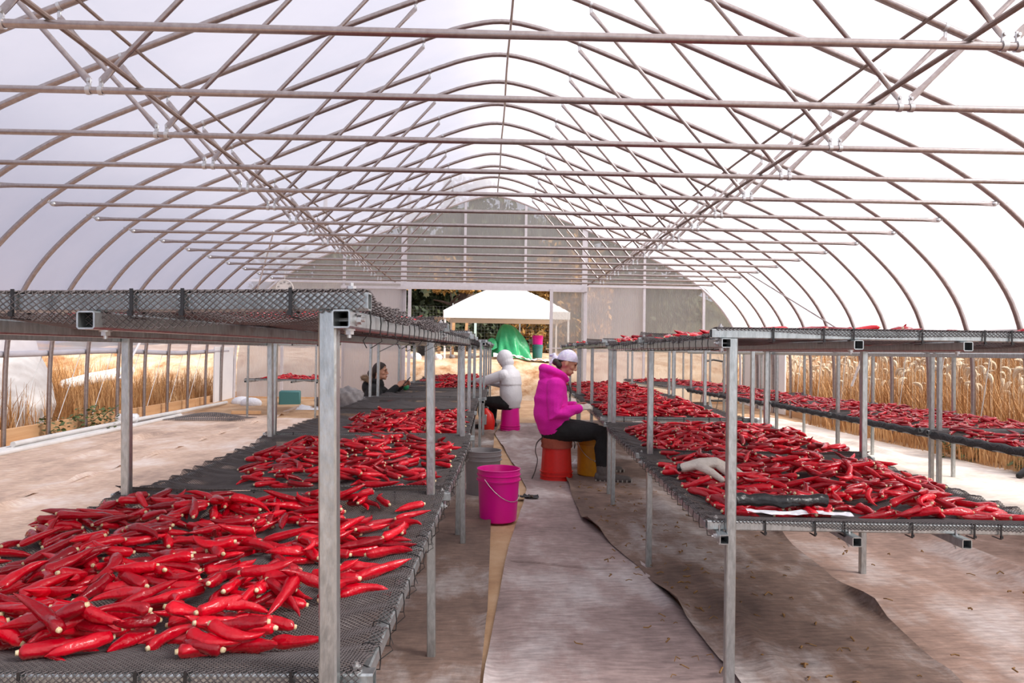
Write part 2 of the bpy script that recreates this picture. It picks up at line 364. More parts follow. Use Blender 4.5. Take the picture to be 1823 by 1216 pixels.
# floor and boards along the sides
mb = MB(); mb.grid(lambda u, v: (-6 + 12.2 * u, -5 + 21.2 * v, .004 * fnoise(-6 + 12 * u, 21 * v, 1.2) + .10 * max(0, (v * 21.2 - 5 - 12.2) / 4) ** 1.3), 60, 100)
struct(mb.build('floor', M['dirt']))
mb = MB()
for y in np.arange(-4, 16, 3.05): mb.box((XC - 5.84, y + 1.52, .09), (.04, 3.03, .22), bev=.006)
struct(mb.build('baseboard_left', M['wood']))
mb = MB()
for y in np.arange(-4, 16, 3.05): mb.box((XC + 5.86, y + 1.52, .09), (.04, 3.03, .24), bev=.006)
struct(mb.build('baseboard_right', M['wood']))
# hoops with their ties and braces
bow_pts = [(-h, z) for h, z in HALF[::-1]] + [(h, z) for h, z in HALF[1:]]
mbb = MB(); mbb.tube([(XC + h, SK * (XC + h), z) for h, z in bow_pts], .027, 10); bow_me = mbb.mesh('bow', M['pipe'])
def flat_ended(p0, p1, r):
    p0, p1 = V(p0), V(p1); d = p1 - p0; L = d.length; d.normalize(); m = MB()
    st = [0, .03, .10, .16, L - .16, L - .10, L - .03, L]; rr = [r * 1.35, r * 1.4, r * 1.15, r, r, r * 1.15, r * 1.4, r * 1.35]; ff = [.22, .22, .55, 1, 1, .55, .22, .22]
    m.tube([p0 + d * t for t in st], rr, 10, side=V((0, 1, 0)), flat=ff); return m
def yy(x): return SK * x
ZT = 2.695; TL, TR = -4.56, 4.84; NL, NRr = -2.285, 2.46
tie_me = flat_ended((TL, yy(TL), ZT), (TR, yy(TR), ZT), .020).mesh('tie_bar', M['pipe'])
def brace(xn, dx, ht):
    xt = XC + ht * (-1 if xn < 0 else 1); zt = bow_z(abs(ht)) - .075; x0 = xn + dx
    return flat_ended((x0, yy(x0) - .0, ZT + .055), (xt, yy(xt), zt), .0165).mesh('brace', M['pipe'])
br_me = [brace(NL, -.035, 3.13), brace(NL, .035, .83), brace(NRr, .035, 3.13), brace(NRr, -.035, .83)]
def clampm(x, z, ang):
    m = MB(); a = V((cos(ang), 0, sin(ang))); n = V((-sin(ang), 0, cos(ang)))
    mm = Matrix((a, V((0, 1, 0)), n)).transposed().to_4x4()
    m.lathe([(.031, -.012), (.031, .012)], (x, yy(x), z), 14, True, mm @ Matrix.Rotation(PI / 2, 4, 'Y')); return m
cl = []
for xn in (NL, NRr):
    for dx in (-.035, .035):
        m = MB(); m.lathe([(.026, -.013), (.026, .013)], (xn + dx, yy(xn), ZT), 14, True, Matrix.Rotation(PI / 2, 4, 'Y')); m.box((xn + dx, yy(xn), ZT + .045), (.026, .010, .06), bev=.003)
        m.lathe([(.009, -.016), (.009, .016)], (xn + dx, yy(xn), ZT + .055), 8, True, Matrix.Rotation(PI / 2, 4, 'X')); cl.append(m.mesh('clamp', M['zinc']))
for h in (-3.13, -.83, .83, 3.13):
    z = bow_z(abs(h)); sl = (bow_z(abs(h) + .1) - bow_z(abs(h) - .1)) / .2 * (1 if h > 0 else -1); x = XC + h; m = clampm(x, z, math.atan(sl))
    m.box((x, yy(x), z - .055), (.026, .01, .05), bev=.003); cl.append(m.mesh('clamp', M['zinc']))
for x, h in ((TL, TL - XC - .06), (TR, TR - XC + .06)):
    z = bow_z(abs(h)); m = MB(); m.tube([(x, yy(x), ZT), (XC + h * 1.012, yy(x), z + .0)], .013, 8); m.ell((x, yy(x), ZT), (.03, .022, .026), 10, 6); cl.append(m.mesh('clamp', M['zinc']))
ORD = ['first', 'second', 'third', 'fourth', 'fifth', 'sixth', 'seventh', 'eighth', 'ninth', 'tenth', 'eleventh', 'twelfth', 'thirteenth', 'fourteenth', 'fifteenth', 'sixteenth', 'seventeenth', 'eighteenth', 'nineteenth']
NH = 17
for q, k in enumerate(range(-7, 10)):
    lab = 'grey steel hoop truss of the greenhouse, ' + ('nearest the camera' if q == 0 else 'last before the end wall' if q == NH - 1 else ORD[q] + ' from the camera')
    t = thing('hoop_truss', lab, 'roof truss', (0, Y0 + S_ * k, 0), 0, 'hoop trusses of the greenhouse')
    link('bow', bow_me, t); link('tie_bar', tie_me, t)
    for m in br_me: link('brace', m, t)
    for m in cl: link('clamp', m, t)
def long_pipe(name, x, z, r, m, lab, y1=WALLY - .05):
    o = MB().tube([(x + .006 * sin(y * 2), y, z) for y in np.arange(1.0, y1, .6)], r, 8).build(name, m); return tag(o, lab, 'purlin', 'lengthwise purlins')
zp = bow_z(2.95) - .045
long_pipe('purlin', XC + .09, 4.675, .014, M['pipe'], 'steel ridge purlin running under the peak of the hoops')
long_pipe('purlin', -2.05, ZT + .038, .0145, M['rusty'], 'rusty purlin lying on the tie bars by the brace clamps, bulk bag side')
long_pipe('purlin', 2.27, ZT + .038, .0145, M['rusty'], 'brown purlin lying on the tie bars by the brace clamps, plume grass side')
long_pipe('purlin', XC - 2.98, zp, .014, M['rusty'], 'steel purlin clamped under the hoops, on the side of the bulk bag')
long_pipe('purlin', XC + 2.98, zp, .014, M['rusty'], 'steel purlin clamped under the hoops, on the plume grass side')
# diagonal wind braces and slanting film cords along the side posts
def rod(name, p0, p1, r, m, lab, cat, group): return tag(MB().tube([p0, p1], r, 6).build(name, m), lab, cat, group)
for i in range(9):
    y = Y0 + S_ * (i - .35)
    rod('film_cord', (XC - 5.88, y - .02, .08), (XC - 5.80, y + .42, 1.12), .005, M['white_pipe'], f'thin white cord slanting by a side post, {ORD[i]} from the camera, bulk bag side', 'cord', 'white film cords, bulk bag side')
    rod('film_cord', (XC + 5.86, y + .1, 1.42), (XC + 5.90, y + .42, .16), .006, M['white_pipe'], f'thin white cord slanting by a side post, {ORD[i]} from the camera, plume grass side', 'cord', 'white film cords, plume grass side')
rod('wind_brace', (XC - 5.62, Y0 + S_ * 4.0, .72), (XC - 5.55, Y0 + S_ * 5.0, 1.65), .018, M['white'], 'white diagonal brace between two side posts near the far rack', 'brace', 'diagonal wind braces')
rod('wind_brace', (XC - 4.95, Y0 + S_ * 8.6, 2.0), (XC - 3.75, Y0 + S_ * 5.5, 3.2), .014, M['white'], 'white diagonal brace crossing the far hoops above the dial', 'brace', 'diagonal wind braces')
rod('wind_brace', (XC + 5.58, Y0 + S_ * 4.1, 1.55), (XC + 4.75, Y0 + S_ * 6.6, 2.75), .012, M['pipe'], 'thin dark diagonal brace across the far hoops on the plume grass side', 'brace', 'diagonal wind braces')
rod('wind_brace', (XC + 5.65, Y0 + S_ * 4.1, .75), (XC + 5.62, Y0 + S_ * 3.5, 1.42), .018, M['white'], 'white diagonal brace between posts behind the far pepper racks', 'brace', 'diagonal wind braces')

# ---------------------------------------------------------------- end wall with its doorway
wb = struct(link('wall_back', None, None, (0, WALLY, 0)))
def eave(x): return bow_z(abs(x - XC)) if abs(x - XC) < 5.6 else (1.45 if abs(x - XC) < 5.66 else .9)
def panel(x0, x1, z0, z1, m, y=.03):
    n = max(2, int((x1 - x0) / .12)); mb = MB()
    for a, b in zip(np.linspace(x0, x1, n + 1)[:-1], np.linspace(x0, x1, n + 1)[1:]):
        za, zb = (min(z1, eave(a)), min(z1, eave(b))) if z1 > 2.9 or abs(x0) > 4.5 or abs(x1) > 4.5 else (z1, z1)
        if max(za, zb) <= z0: continue
        mb.add([(a, y, z0), (b, y, z0), (b, y, max(zb, z0 + .001)), (a, y, max(za, z0 + .001))], [(0, 1, 2, 3)])
    return mb.build('panel', m, wb, False)
ZH = 2.70
XS = [-5.55, -4.55, -3.20, -1.87, -.50, .87, 2.22, 3.59, 4.96, 5.75]
for a, b in zip(XS, XS[1:]): panel(a, b, ZH, 9, M['poly'])
for a, b in zip(XS, XS[1:]):
    if -1.9 < a < 1.0: continue
    panel(a, b, .12, ZH, M['poly_pale'] if a < -3 or 2 < a < 3 else M['poly'])
panel(1.45, 2.2, .12, 2.64, M['poly'], -.07)
panel(-3.2, -1.87, .12, 2.62, M['poly_pale'], -.07)
for x in XS[1:-1]:
    wide = x in (-1.87, 2.22); z0 = ZH if x in (-.5, .87) else 0
    MB().box((x, 0, (z0 + eave(x)) / 2), (.12 if wide else .055, .06, eave(x) - z0)).build('post', M['alu'], wb)
MB().box((.1, -.01, ZH + .02), (11.0, .07, .05)).build('rail', M['alu'], wb)
MB().box((.17, -.06, ZH - .06), (4.2, .05, .11)).build('header', M['alu'], wb)
MB().box((-3.7, .0, .06), (3.7, .07, .13)).build('sill', M['wood'], wb); MB().box((4.0, .0, .06), (3.6, .07, .13)).build('sill', M['wood'], wb)
MB().tube([(XC + h, -.02, z) for h, z in bow_pts], .03, 10).build('bow', M['alu'], wb)
dl = struct(link('door_1', None, None, (0, WALLY - .10, 0)))
MB().box((1.46, 0, 1.33), (.07, .05, 2.6)).build('frame', M['alu'], dl); MB().box((1.83, 0, .14), (.74, .04, .08)).build('frame', M['alu'], dl); MB().box((1.83, 0, 2.60), (.74, .04, .06)).build('frame', M['alu'], dl)
MB().box((1.83, 0, 1.3), (.74, .03, .02)).build('frame', M['alu'], dl)
d2 = struct(link('door_2', None, None, (0, WALLY - .10, 0)))
MB().box((-1.72, 0, 1.33), (.07, .05, 2.6)).build('frame', M['alu'], d2); MB().box((-2.5, 0, 2.60), (1.5, .04, .06)).build('frame', M['alu'], d2)
# white corner boards closing the far ends of the open sides
tag(MB().box((XC - 5.74, 15.55, .62), (.03, 1.1, 1.2), bev=.004).build('corner_board', M['white']), 'white board closing the far end of the open side, near the bulk bag side', 'board')
tag(MB().box((XC + 5.74, 14.9, .80), (.03, 2.3, 1.5), bev=.004).build('corner_board', M['white']), 'white board closing the far end of the open side, behind the step stool', 'board')

# ---------------------------------------------------------------- weed mats on the floor
def sheet(name, edge, y0, y1, z, m, lab, seed, nx=40, ny=90, amp=.012, curl=.02, ridge=None):
    """edge(y) -> x range; a cloth sheet with folds and slightly lifted edges"""
    def fn(u, v):
        y = y0 + (y1 - y0) * v; a, b = edge(y); x = a + (b - a) * u
        e = min(u, 1 - u) * (b - a); f = fnoise(x * .8 + seed, y * .6, 1.5)
        fold = max(0, fnoise(x * 2.2 + seed * 2, y * .25, 1.2) - .35) ** 2
        lift = curl * math.exp(-e / .03) * max(0, .25 + fnoise(y * 1.2, seed, 1.9))
        if ridge: lift += .028 * math.exp(-((y - ridge(x)) / .025) ** 2)
        return (x, y, z + amp * (.5 + .5 * f) * min(1, e / .12) + fold * .16 * min(1, e / .1) + lift)
    mb = MB(); mb.grid(fn, nx, ny); return tag(mb.build(name, m), lab, 'weed mat', None)
def lin(*p):
    def f(y):
        for (ya, xa), (yb, xb) in zip(p, p[1:]):
            if y <= yb: return xa + (xb - xa) * (y - ya) / (yb - ya)
        return p[-1][1]
    return f
eL = lin((-4, -.25), (2.665, .0), (3.28, .026), (4.64, .048), (7.2, .081), (10.3, .141), (12.4, .3))
eR = lin((-4, -.24), (2.69, .012), (3.42, .072), (4.38, .156), (4.935, .22), (5.65, .316), (6.3, .38), (7.23, .331), (8.87, .242), (10.33, .15), (12, .3))
eLL = lin((-4, -3.5), (13.5, -3.62)); eRR = lin((-4, 1.3), (2.4, 1.0), (3.95, .92), (4.65, .82), (5.1, .75), (6.5, .81), (12, .95))
eR3 = lin((-4, 1.2), (2.65, 1.77), (4.2, 1.93), (5, 2.0), (12, 2.6))
sheet('weed_mat', lambda y: (-5.5, eLL(y)), -3, 14.6, .008, M['mat_pale'], 'pale dusty weed mat on the floor along the bulk bag side', 5, curl=.06)
sheet('weed_mat', lambda y: (eLL(y) - .06, -.80), -3, 12.3, .020, M['mat_pale'], 'dusty weed mat under the row of racks with the nearest peppers', 17, curl=.05)
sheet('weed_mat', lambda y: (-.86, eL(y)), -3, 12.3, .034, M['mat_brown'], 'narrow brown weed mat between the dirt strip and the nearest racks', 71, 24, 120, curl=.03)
ais = sheet('weed_mat', lambda y: (eR(y), eRR(y)), -3, 12.0, .012, M['mat_aisle'], 'faded purple grey weed mat down the middle of the aisle', 29, 40, 120)
MB().tube(spline([(.16, 4.10, .016), (.32, 4.065, .018), (.57, 3.975, .018), (.75, 3.97, .02), (.93, 3.94, .016)], 5), .013, 8, side=(0, 0, 1), flat=.9).build('fold', M['mat_aisle'], ais)
MB().tube(spline([(.34, 4.0, .014), (.58, 3.90, .015), (.9, 3.86, .014)], 5), .008, 8).build('fold', M['mat_aisle'], ais)
sheet('weed_mat', lambda y: (eRR(y) - .05, eR3(y)), -3, 12.4, .026, M['mat_brown'], 'brown dirt stained weed mat under the racks beside the magenta hoodie', 41, 44, 120, .018, .06)
sheet('weed_mat', lambda y: (eR3(y) - .05, 5.6), -3, 5.3, .010, M['mat_tan'], 'tan dusty weed mat under the open end of the tray with the glove', 53, 44, 60)
sheet('weed_mat', lambda y: (eR3(y) - .05, 5.6), 5.2, 14.0, .016, M['mat_white'], 'whitened weed mat between the black edged racks and the pepper racks', 67, 44, 60)
# ---------------------------------------------------------------- drying racks
PHI = .052
RX = [-.624, -.182, .182, .624]
def tray_z(x, y, L, seed=0.):
    """height of the net below / above the crossbar top, panel-local x in +-.65, y in 0..L"""
    d = max(0., min(1., min(y, L - y) / .2)); d = d * d * (3 - 2 * d)
    s = abs(sin(PI * (x + .624) / .416)) if abs(x) < .63 else 0
    e = math.exp(-(.66 - min(.66, abs(x))) / .10)
    return .005 - d * (.028 + .026 * s * d) + .010 * e * sin(2 * PI * y / .118 + x * 3) * d + .006 * fnoise(x + seed, y * 1.8 + seed, 2.6) * d + .006 * d * abs(sin(PI * y / .31 + x))
def make_net(name, L, drape, m, seed, W2=.648):
    dx, dv = .0065, .0055; nx = int(2 * W2 / dx); nm = int((L + .03 + drape) / dv)
    i = np.arange(nx)[:, None]; k = np.arange(nm)[None, :]
    x = -W2 + i * dx + .5 * dx * ((-1.) ** (i + k)) + 0 * k
    dr = drape * (.72 + .45 * np.sin(x * 5.5 + seed) * np.sin(x * 2.3 + 1 + seed)) if drape else 0.
    a = k * dv - dr + 0 * x
    yf = -.019 if drape else -.012
    y = np.where(a < 0, yf, yf + a); yc = np.clip(y, 0, L)
    d = np.clip(np.minimum(yc, L - yc) / .2, 0, 1); d = d * d * (3 - 2 * d)
    s = np.where(np.abs(x) < .63, np.abs(np.sin(PI * (x + .624) / .416)), 0)
    e = np.exp(-(.66 - np.minimum(.66, np.abs(x))) / .10)
    def fn(X, Y, sc_): return (np.sin(X * 1.7 * sc_ + 1.3) * np.cos(Y * 2.1 * sc_ + .4) + .5 * np.sin(X * 3.9 * sc_ + Y * 2.7 * sc_) + .25 * np.sin(X * 8.3 * sc_ - Y * 7.1 * sc_ + 2)) / 1.75
    z = .005 - d * (.028 + .026 * s * d) + .010 * e * np.sin(2 * PI * yc / .118 + x * 3) * d + .006 * fn(x + seed, yc * 1.8 + seed, 2.6) * d + .006 * d * np.abs(np.sin(PI * yc / .31 + x))
    z = np.where(a < 0, .003 + a, z)
    if drape: y = np.where(a < 0, yf - .004 * np.sin(np.pi * np.clip(-a / drape, 0, 1)) - .006 * np.abs(fn(x * 3, 0 * x, 3)), y)
    else: z = z + np.where(y < .05, (.05 - y) * .7 * (.4 + np.abs(x) * .9) * (.4 + .6 * np.abs(fn(x, 0 * x, 2.5))), 0)
    # scalloped outer edges, drawn over the rails by the ties
    ed = np.clip((np.abs(x) - .612) / .04, 0, 1); z = z - ed * np.where(a > .06, .016 - .016 * np.abs(np.sin(PI * yc / .1)), 0)
    P = np.stack([x, y, z], -1)
    T = np.gradient(P, axis=1); T /= np.linalg.norm(T, axis=2, keepdims=True) + 1e-9
    N = np.zeros_like(P); N[..., 2] = 1; N[a < 0] = (0, -1, 0)
    B = np.cross(T, N); B /= np.linalg.norm(B, axis=2, keepdims=True) + 1e-9; N = np.cross(B, T)
    r = .0015
    Q = np.stack([P + N * r * 1.1, P - N * r * .6 + B * r, P - N * r * .6 - B * r], 2)   # nx, nm, 3, 3
    idx = np.arange(nx * nm * 3).reshape(nx, nm, 3); f = []
    for c in range(3):
        c2 = (c + 1) % 3; f.append(np.stack([idx[:, :-1, c], idx[:, :-1, c2], idx[:, 1:, c2], idx[:, 1:, c]], -1).reshape(-1, 4))
    return npmesh(name, Q.reshape(-1, 3), np.concatenate(f), m)
LP = 1.55
NET_FRONT = make_net('mesh_tray', LP, .056, M['net'], 0., .668); NET_LIGHT = make_net('mesh_tray', LP, .026, M['net'], 1.7)
NET = make_net('mesh_tray', LP, 0., M['net'], 0.)
def bar_x(L, w=.032): return MB().sqtube((-L, 0, 0), (L, 0, 0), w)
LEG_ME = {}
def leg_mesh(h, z0=0):
    k = (round(h, 3), z0)
    if k not in LEG_ME: LEG_ME[k] = MB().sqtube((0, 0, z0), (0, 0, h), .032).mesh('leg', M['galv'], angle=25)
    return LEG_ME[k]
CROSS = bar_x(.665).mesh('crossbar', M['galv'], angle=25)
RAIL = {}
def rail_mesh(L):
    k = round(L, 3)
    if k not in RAIL: RAIL[k] = MB().sqtube((0, -.045, 0), (0, L + .045, 0), .032).mesh('rail', M['galv'], angle=25)
    return RAIL[k]
m_ = MB(); m_.lathe([(.011, 0), (.011, .003)], n=14).lathe([(.0085, .003), (.0085, .010)], n=6).lathe([(.004, -.05), (.004, .016)], n=8); BOLT = m_.mesh('bolt', M['zinc'])
m_ = MB()                                                # flat tie round the bar
for a, b in (((0, -.024, .012), (.006, .0022, .040)), ((0, .020, .006), (.006, .0022, .034)), ((0, -.002, .026), (.006, .046, .0022)), ((0, -.002, -.020), (.006, .046, .0022)), ((0, -.027, -.012), (.008, .006, .009))): m_.box((a[0], a[1], a[2] - .012), b)
BAND = m_.mesh('zip_tie', M['tie'], False)
LOOPS = []
for q in range(6):                                       # thin tie looped round an edge rail, tail hanging
    rr = random.Random(q); m_ = MB(); w_ = .021
    m_.tube([(w_, 0, .024), (w_ + .002, 0, 0), (w_, 0, -.022), (0, .004, -.024), (-w_ * .8, .008, -.021), (-w_, .010, 0), (-w_ * .7, .008, .028), (0, .004, .031), (w_, 0, .024)], .0015, 5)
    if q < 3: m_.tube([(w_, 0, -.02), (w_ * .6 + rr.uniform(-.01, .015), rr.uniform(-.012, .012), -.036), (w_ * .3 + rr.uniform(-.02, .02), rr.uniform(-.02, .02), -.034 - rr.uniform(.006, .026))], .0011, 5)
    LOOPS.append(m_.mesh('zip_tie', M['tie']))
WRAP = {}
UNITS = {}; LOW = {}
def TM(t): return Matrix.Translation(t.location) @ t.rotation_euler.to_matrix().to_4x4()
def rack(key, cx, y0, ly, lab, lift=0., up=0., phi=PHI, group='two-tier drying racks', ties=0, side=1, wrap=0, top=True, nets=True, bolts=False, roll=0., low=0.):
    t = thing('drying_rack', lab, 'drying rack', (cx, y0, 0), -phi, group); t.rotation_euler = (0, roll, -phi); LOW[key] = low; L = ly[-1]; UNITS[key] = (t, ly, lift, up)
    zu, zl = 1.288 + up + lift, .636 + lift
    for y in ly:
        for x in (-.592, .592): link('leg', leg_mesh(zu - .016, -.03 if roll else 0), t, (x, y, 0))
        link('crossbar', CROSS, t, (0, y + .034, zl + low * y))
        if top: link('crossbar', CROSS, t, (0, y, zu))
    for z in ([zl - .032, zu - .032] if top else [zl - .032]):
        for x in RX: link('rail', rail_mesh(L), t, (x, 0, z)).rotation_euler = (low if z < 1 else 0, 0, 0)
    for q, z in enumerate([zl, zu] if top else [zl]):
        for i in range(len(ly) - 1):
            ya, yb = ly[i] + (.034 if q == 0 else 0), ly[i + 1] + (.034 if q == 0 else 0)
            if q == 0 or nets:
                o = link('mesh_tray', (NET_FRONT if key == 'L1' and q == 1 else NET_LIGHT) if i == 0 else NET, t, (0, ya, z + .016 + (low * ly[i] if q == 0 else 0))); o.scale = (1, (yb - ya) / LP, 1); o.rotation_euler = (low if q == 0 else 0, 0, 0)
    if ties:
        for q, z in enumerate([zl, zu] if top else [zl]):
            yo = .034 if q == 0 else 0
            xs = [-.47, -.30, -.20, .03, .24, .33, .52]
            for x in xs[::1 if ties > 1 else 2]: link('zip_tie', BAND, t, (x + .01 * q, yo, z + .004))
            if ties > 1:
                for x in (-.4, -.1, .22, .45): link('zip_tie', BAND, t, (x, ly[1] + yo, z + .004 + (low * ly[1] if q == 0 else 0)))
            y = .10; q2 = 0
            while y < L - .05 and q2 < (42 if ties > 1 else 20):
                o = link('zip_tie', LOOPS[(q2 * 7 + q) % 4 if side > 0 else 3 + q2 % 3], t, (side * .624, y + R.uniform(-.015, .015), z - .032 + (low * y if q == 0 else 0))); o.rotation_euler = (0, 0, 0 if side > 0 else PI); y += .098 if ties > 1 else .16; q2 += 1
    if bolts:
        for z, yo in ((zl, .034), (zu, 0)):
            for y in ly:
                for x in (-.632, .632): link('bolt', BOLT, t, (x, y + yo, z + .016 + low * y if z == zl else z + .018))
            for x in RX: link('bolt', BOLT, t, (x, ly[0] + .016, z - .048)).rotation_euler = (PI, 0, 0)
            for y in ly[:2]: link('bolt', BOLT, t, (side * .640, y, z - .032 + (low * y if z == zl else 0))).rotation_euler = (0, side * PI / 2, 0)
    if wrap:
        k = round(L, 2)
        if k not in WRAP: WRAP[k] = MB().grid(lambda u, v: (lambda a, y: (-.624 + .026 * cos(a) * (1 + .1 * sin(y * 40)), y, .020 * sin(a) * 1.5 + .004 * sin(y * 31)))(u * 2 * PI, -.03 + (L + .06) * v), 12, 90).mesh('edge_wrap', M['wrap'])
        link('edge_wrap', WRAP[k], t, (0, 0, zl - .02))
        for y in np.arange(.1, L, .28): link('zip_tie', BAND, t, (-.624, y, zl - .02)).rotation_euler = (0, 0, PI / 2)
    return t
def lc(y): return -.848 + PHI * (y - 1.31)
def rcx(y): return 1.435 + PHI * (y - 2.385)
U3 = [0, 1.55, 3.14]
rack('L1', lc(1.31), 1.31, [0, 1.50, 3.12], 'galvanised two-tier drying rack nearest the camera, its upper tray edge wrapped in black net', -.030, .034, .043, ties=2, side=1, bolts=True, roll=-.019, low=.019)
rack('L2', -.755, 4.61, [0, 1.8, 3.58], 'galvanised two-tier drying rack behind the nearest one, beside the grey and magenta buckets', .020, .018, .010, ties=2, side=1)
rack('L3', -.648, 8.3, [0, 1.7, 3.4], 'galvanised two-tier drying rack between the person in black and the person in white', .024, .018, .02, ties=1, side=1)
rack('L4', -.58, 11.85, U3, 'galvanised two-tier drying rack beyond the person in white, nearest the doorway', .04, .018, .03, ties=1, side=1)
rack('R1', rcx(2.385), 2.385, U3, 'galvanised two-tier drying rack with the cream glove lying on its lower tray', -.006, .008, ties=2, side=-1, bolts=True, low=.007)
rack('R2', 1.632, 5.9, U3, 'galvanised two-tier drying rack that the person in the magenta hoodie is working at', .028, 0, ties=2, side=-1)
rack('R3', 1.80, 9.25, U3, 'galvanised two-tier drying rack behind the one at the magenta hoodie', .03, 0, ties=1, side=-1)
rack('T1', 4.06, 2.38, [0, 1.5, 3.0], 'black edged drying rack nearest the camera in the row along the plume grass', 0, -.02, .012, ties=0, wrap=1, nets=False)
rack('T2', 4.12, 5.52, [0, 1.5, 3.0], 'black edged drying rack in the middle of the row along the plume grass', 0, -.02, .0, ties=0, wrap=1, nets=False)
rack('T3', 4.06, 8.64, [0, 1.5, 3.0], 'black edged drying rack in the row along the plume grass, third from the camera', 0, -.02, -.03, ties=0, wrap=1, nets=False)
rack('T4', 3.72, 11.75, [0, 1.5, 3.0], 'drying rack at the end of the plume grass row, near the step stool', .02, -.02, -.06, ties=0, wrap=0, nets=False)
rack('FL', -3.55, 12.6, [0, 1.5], 'low drying rack standing alone by the end wall with bundles beneath it', .02, 0, .03, ties=1, side=-1, nets=False)

# ---------------------------------------------------------------- chili peppers
def pepper_arrays(seed, ns, hi):
    rr = random.Random(seed); L = rr.uniform(.105, .165); rm = rr.uniform(.0112, .0152); c = rr.choice([.3, .6, 1., 1.5, -.8, -1.3, 2.4, -1.9]) * rr.uniform(.6, 1.1); c2 = rr.uniform(-.25, .25); kk = rr.uniform(.2, 1)
    ts = [0, .02, .06, .13, .22, .32, .42, .52, .62, .72, .82, .90, .96, 1.] if hi else [0, .05, .22, .5, .78, .95, 1.]
    rf = lambda t: rm * (np.interp(t, [0, .02, .06, .16, .32, .5, .68, .83, .94, 1], [.46, .78, .95, 1.02, .99, .88, .71, .48, .25, .04]))
    axis = []
    x = y = z = 0.; th = 0.; pt = 0.; tot = []
    for q in range(41):
        t = q / 40; axis.append((t, x, y, z, th)); th = c * (t ** 1.4) * .9 - c * .25 + (kk * .5 * max(0, t - .8) * 5 * (1 if c > 0 else -1)); x += cos(th) * L / 40; y += sin(th) * L / 40; z += c2 * L / 40 * t
    def at(t):
        a = axis[min(40, round(t * 40))]; return np.array([a[1], a[2], a[3]]), a[4]
    rings = [(-.0065, .0006), (-.0065, .0046), (-.001, .0056)]; Vs = []
    p0, th0 = at(0)
    def ring(p, th, r, t):
        n = np.array([-sin(th), cos(th), 0]); out = []
        for k in range(ns):
            a = 2 * PI * k / ns; l = 1 + (.11 * sin(3 * a + seed + t * 3) + .09 * sin(2 * a + t * 6 + seed) + .05 * sin(5 * a - t * 9 + seed)) * (1 if t > 0 else 0)
            out.append(p + (n * cos(a) + np.array([0, 0, 1.]) * sin(a)) * r * l)
        return out
    for dx, r in rings: Vs += ring(p0 + np.array([cos(th0), sin(th0), 0]) * dx, th0, r, 0)
    for t in ts:
        p, th = at(t); Vs += ring(p, th, max(.0007, rf(t)) * (1 + .09 * sin(t * 15 + seed * 1.7)), t)
    Vs = np.array(Vs); nr = len(rings) + len(ts)
    f = np.array([(i * ns + k, i * ns + (k + 1) % ns, (i + 1) * ns + (k + 1) % ns, (i + 1) * ns + k) for i in range(nr - 1) for k in range(ns)])
    ctr = np.array([at(.5)[0][0] * .9, at(.45)[0][1] * .8, 0]); Vs = Vs - ctr
    samp = [(at(t)[0] - ctr, rf(t)) for t in (.05, .3, .55, .8)]
    return Vs, f, 3 * ns, samp, rm        # the first 3*ns faces are the cut end (last band joins it to the body)
NVAR = 14
HI = [pepper_arrays(q, 14, True) for q in range(NVAR)]; LO = [pepper_arrays(q, 7, False) for q in range(NVAR)]
PEP = []
for Vs, f, nc, samp, rm in HI:
    cutf = f[:28]; bodyf = f[28:]
    me1 = npmesh('cut_stem', Vs[:42], cutf, M['cut']); me0 = npmesh('chili_pepper', Vs[28:], bodyf - 28, M['pepper']); PEP.append((me0, me1))
MANY_V, MANY_F, MANY_T, MANY_M = [], [], [], []; many_n = [0]
class Tray:
    """remembers how high peppers already lie on a panel"""
    def __init__(s, L): s.L = L; s.nx, s.ny = 94, int(L / .014) + 4; s.h = np.full((s.nx, s.ny), -9.); s.c = 0
    def ix(s, x, y): return min(s.nx - 1, max(0, int((x + .66) / .014))), min(s.ny - 1, max(0, int(y / .014)))
    def place(s, x, y, th, var):
        ct, st = cos(th), sin(th); b = []
        for p, r in HI[var][3]:
            px, py = x + p[0] * ct - p[1] * st, y + p[0] * st + p[1] * ct
            i, j = s.ix(px, py); base = tray_z(px, max(0, min(s.L, py)), s.L); hh = max(s.h[i, j], s.h[max(0, i - 1), j], s.h[i, max(0, j - 1)])
            b.append((max(base, hh), px, py, r))
        za = .5 * (b[0][0] + b[1][0]); zb = .5 * (b[2][0] + b[3][0]); zm = .5 * (sum(q[0] for q in b) / 4 + max(q[0] for q in b))
        tilt = max(-.45, min(.45, math.atan2(zb - za, .07))) * .8
        for q, px, py, r in b:
            for ox in (-.011, 0, .011):
                for oy in (-.011, 0, .011):
                    i, j = s.ix(px + ox, py + oy); s.h[i, j] = max(s.h[i, j], zm + r * (1.35 if ox == 0 and oy == 0 else .9))
        return zm + HI[var][4] * .92, tilt
def pmat(x, y, z, th, tilt, roll): return Matrix.Translation((x, y, z)) @ Matrix.Rotation(th, 4, 'Z') @ Matrix.Rotation(-tilt, 4, 'Y') @ Matrix.Rotation(roll, 4, 'X')
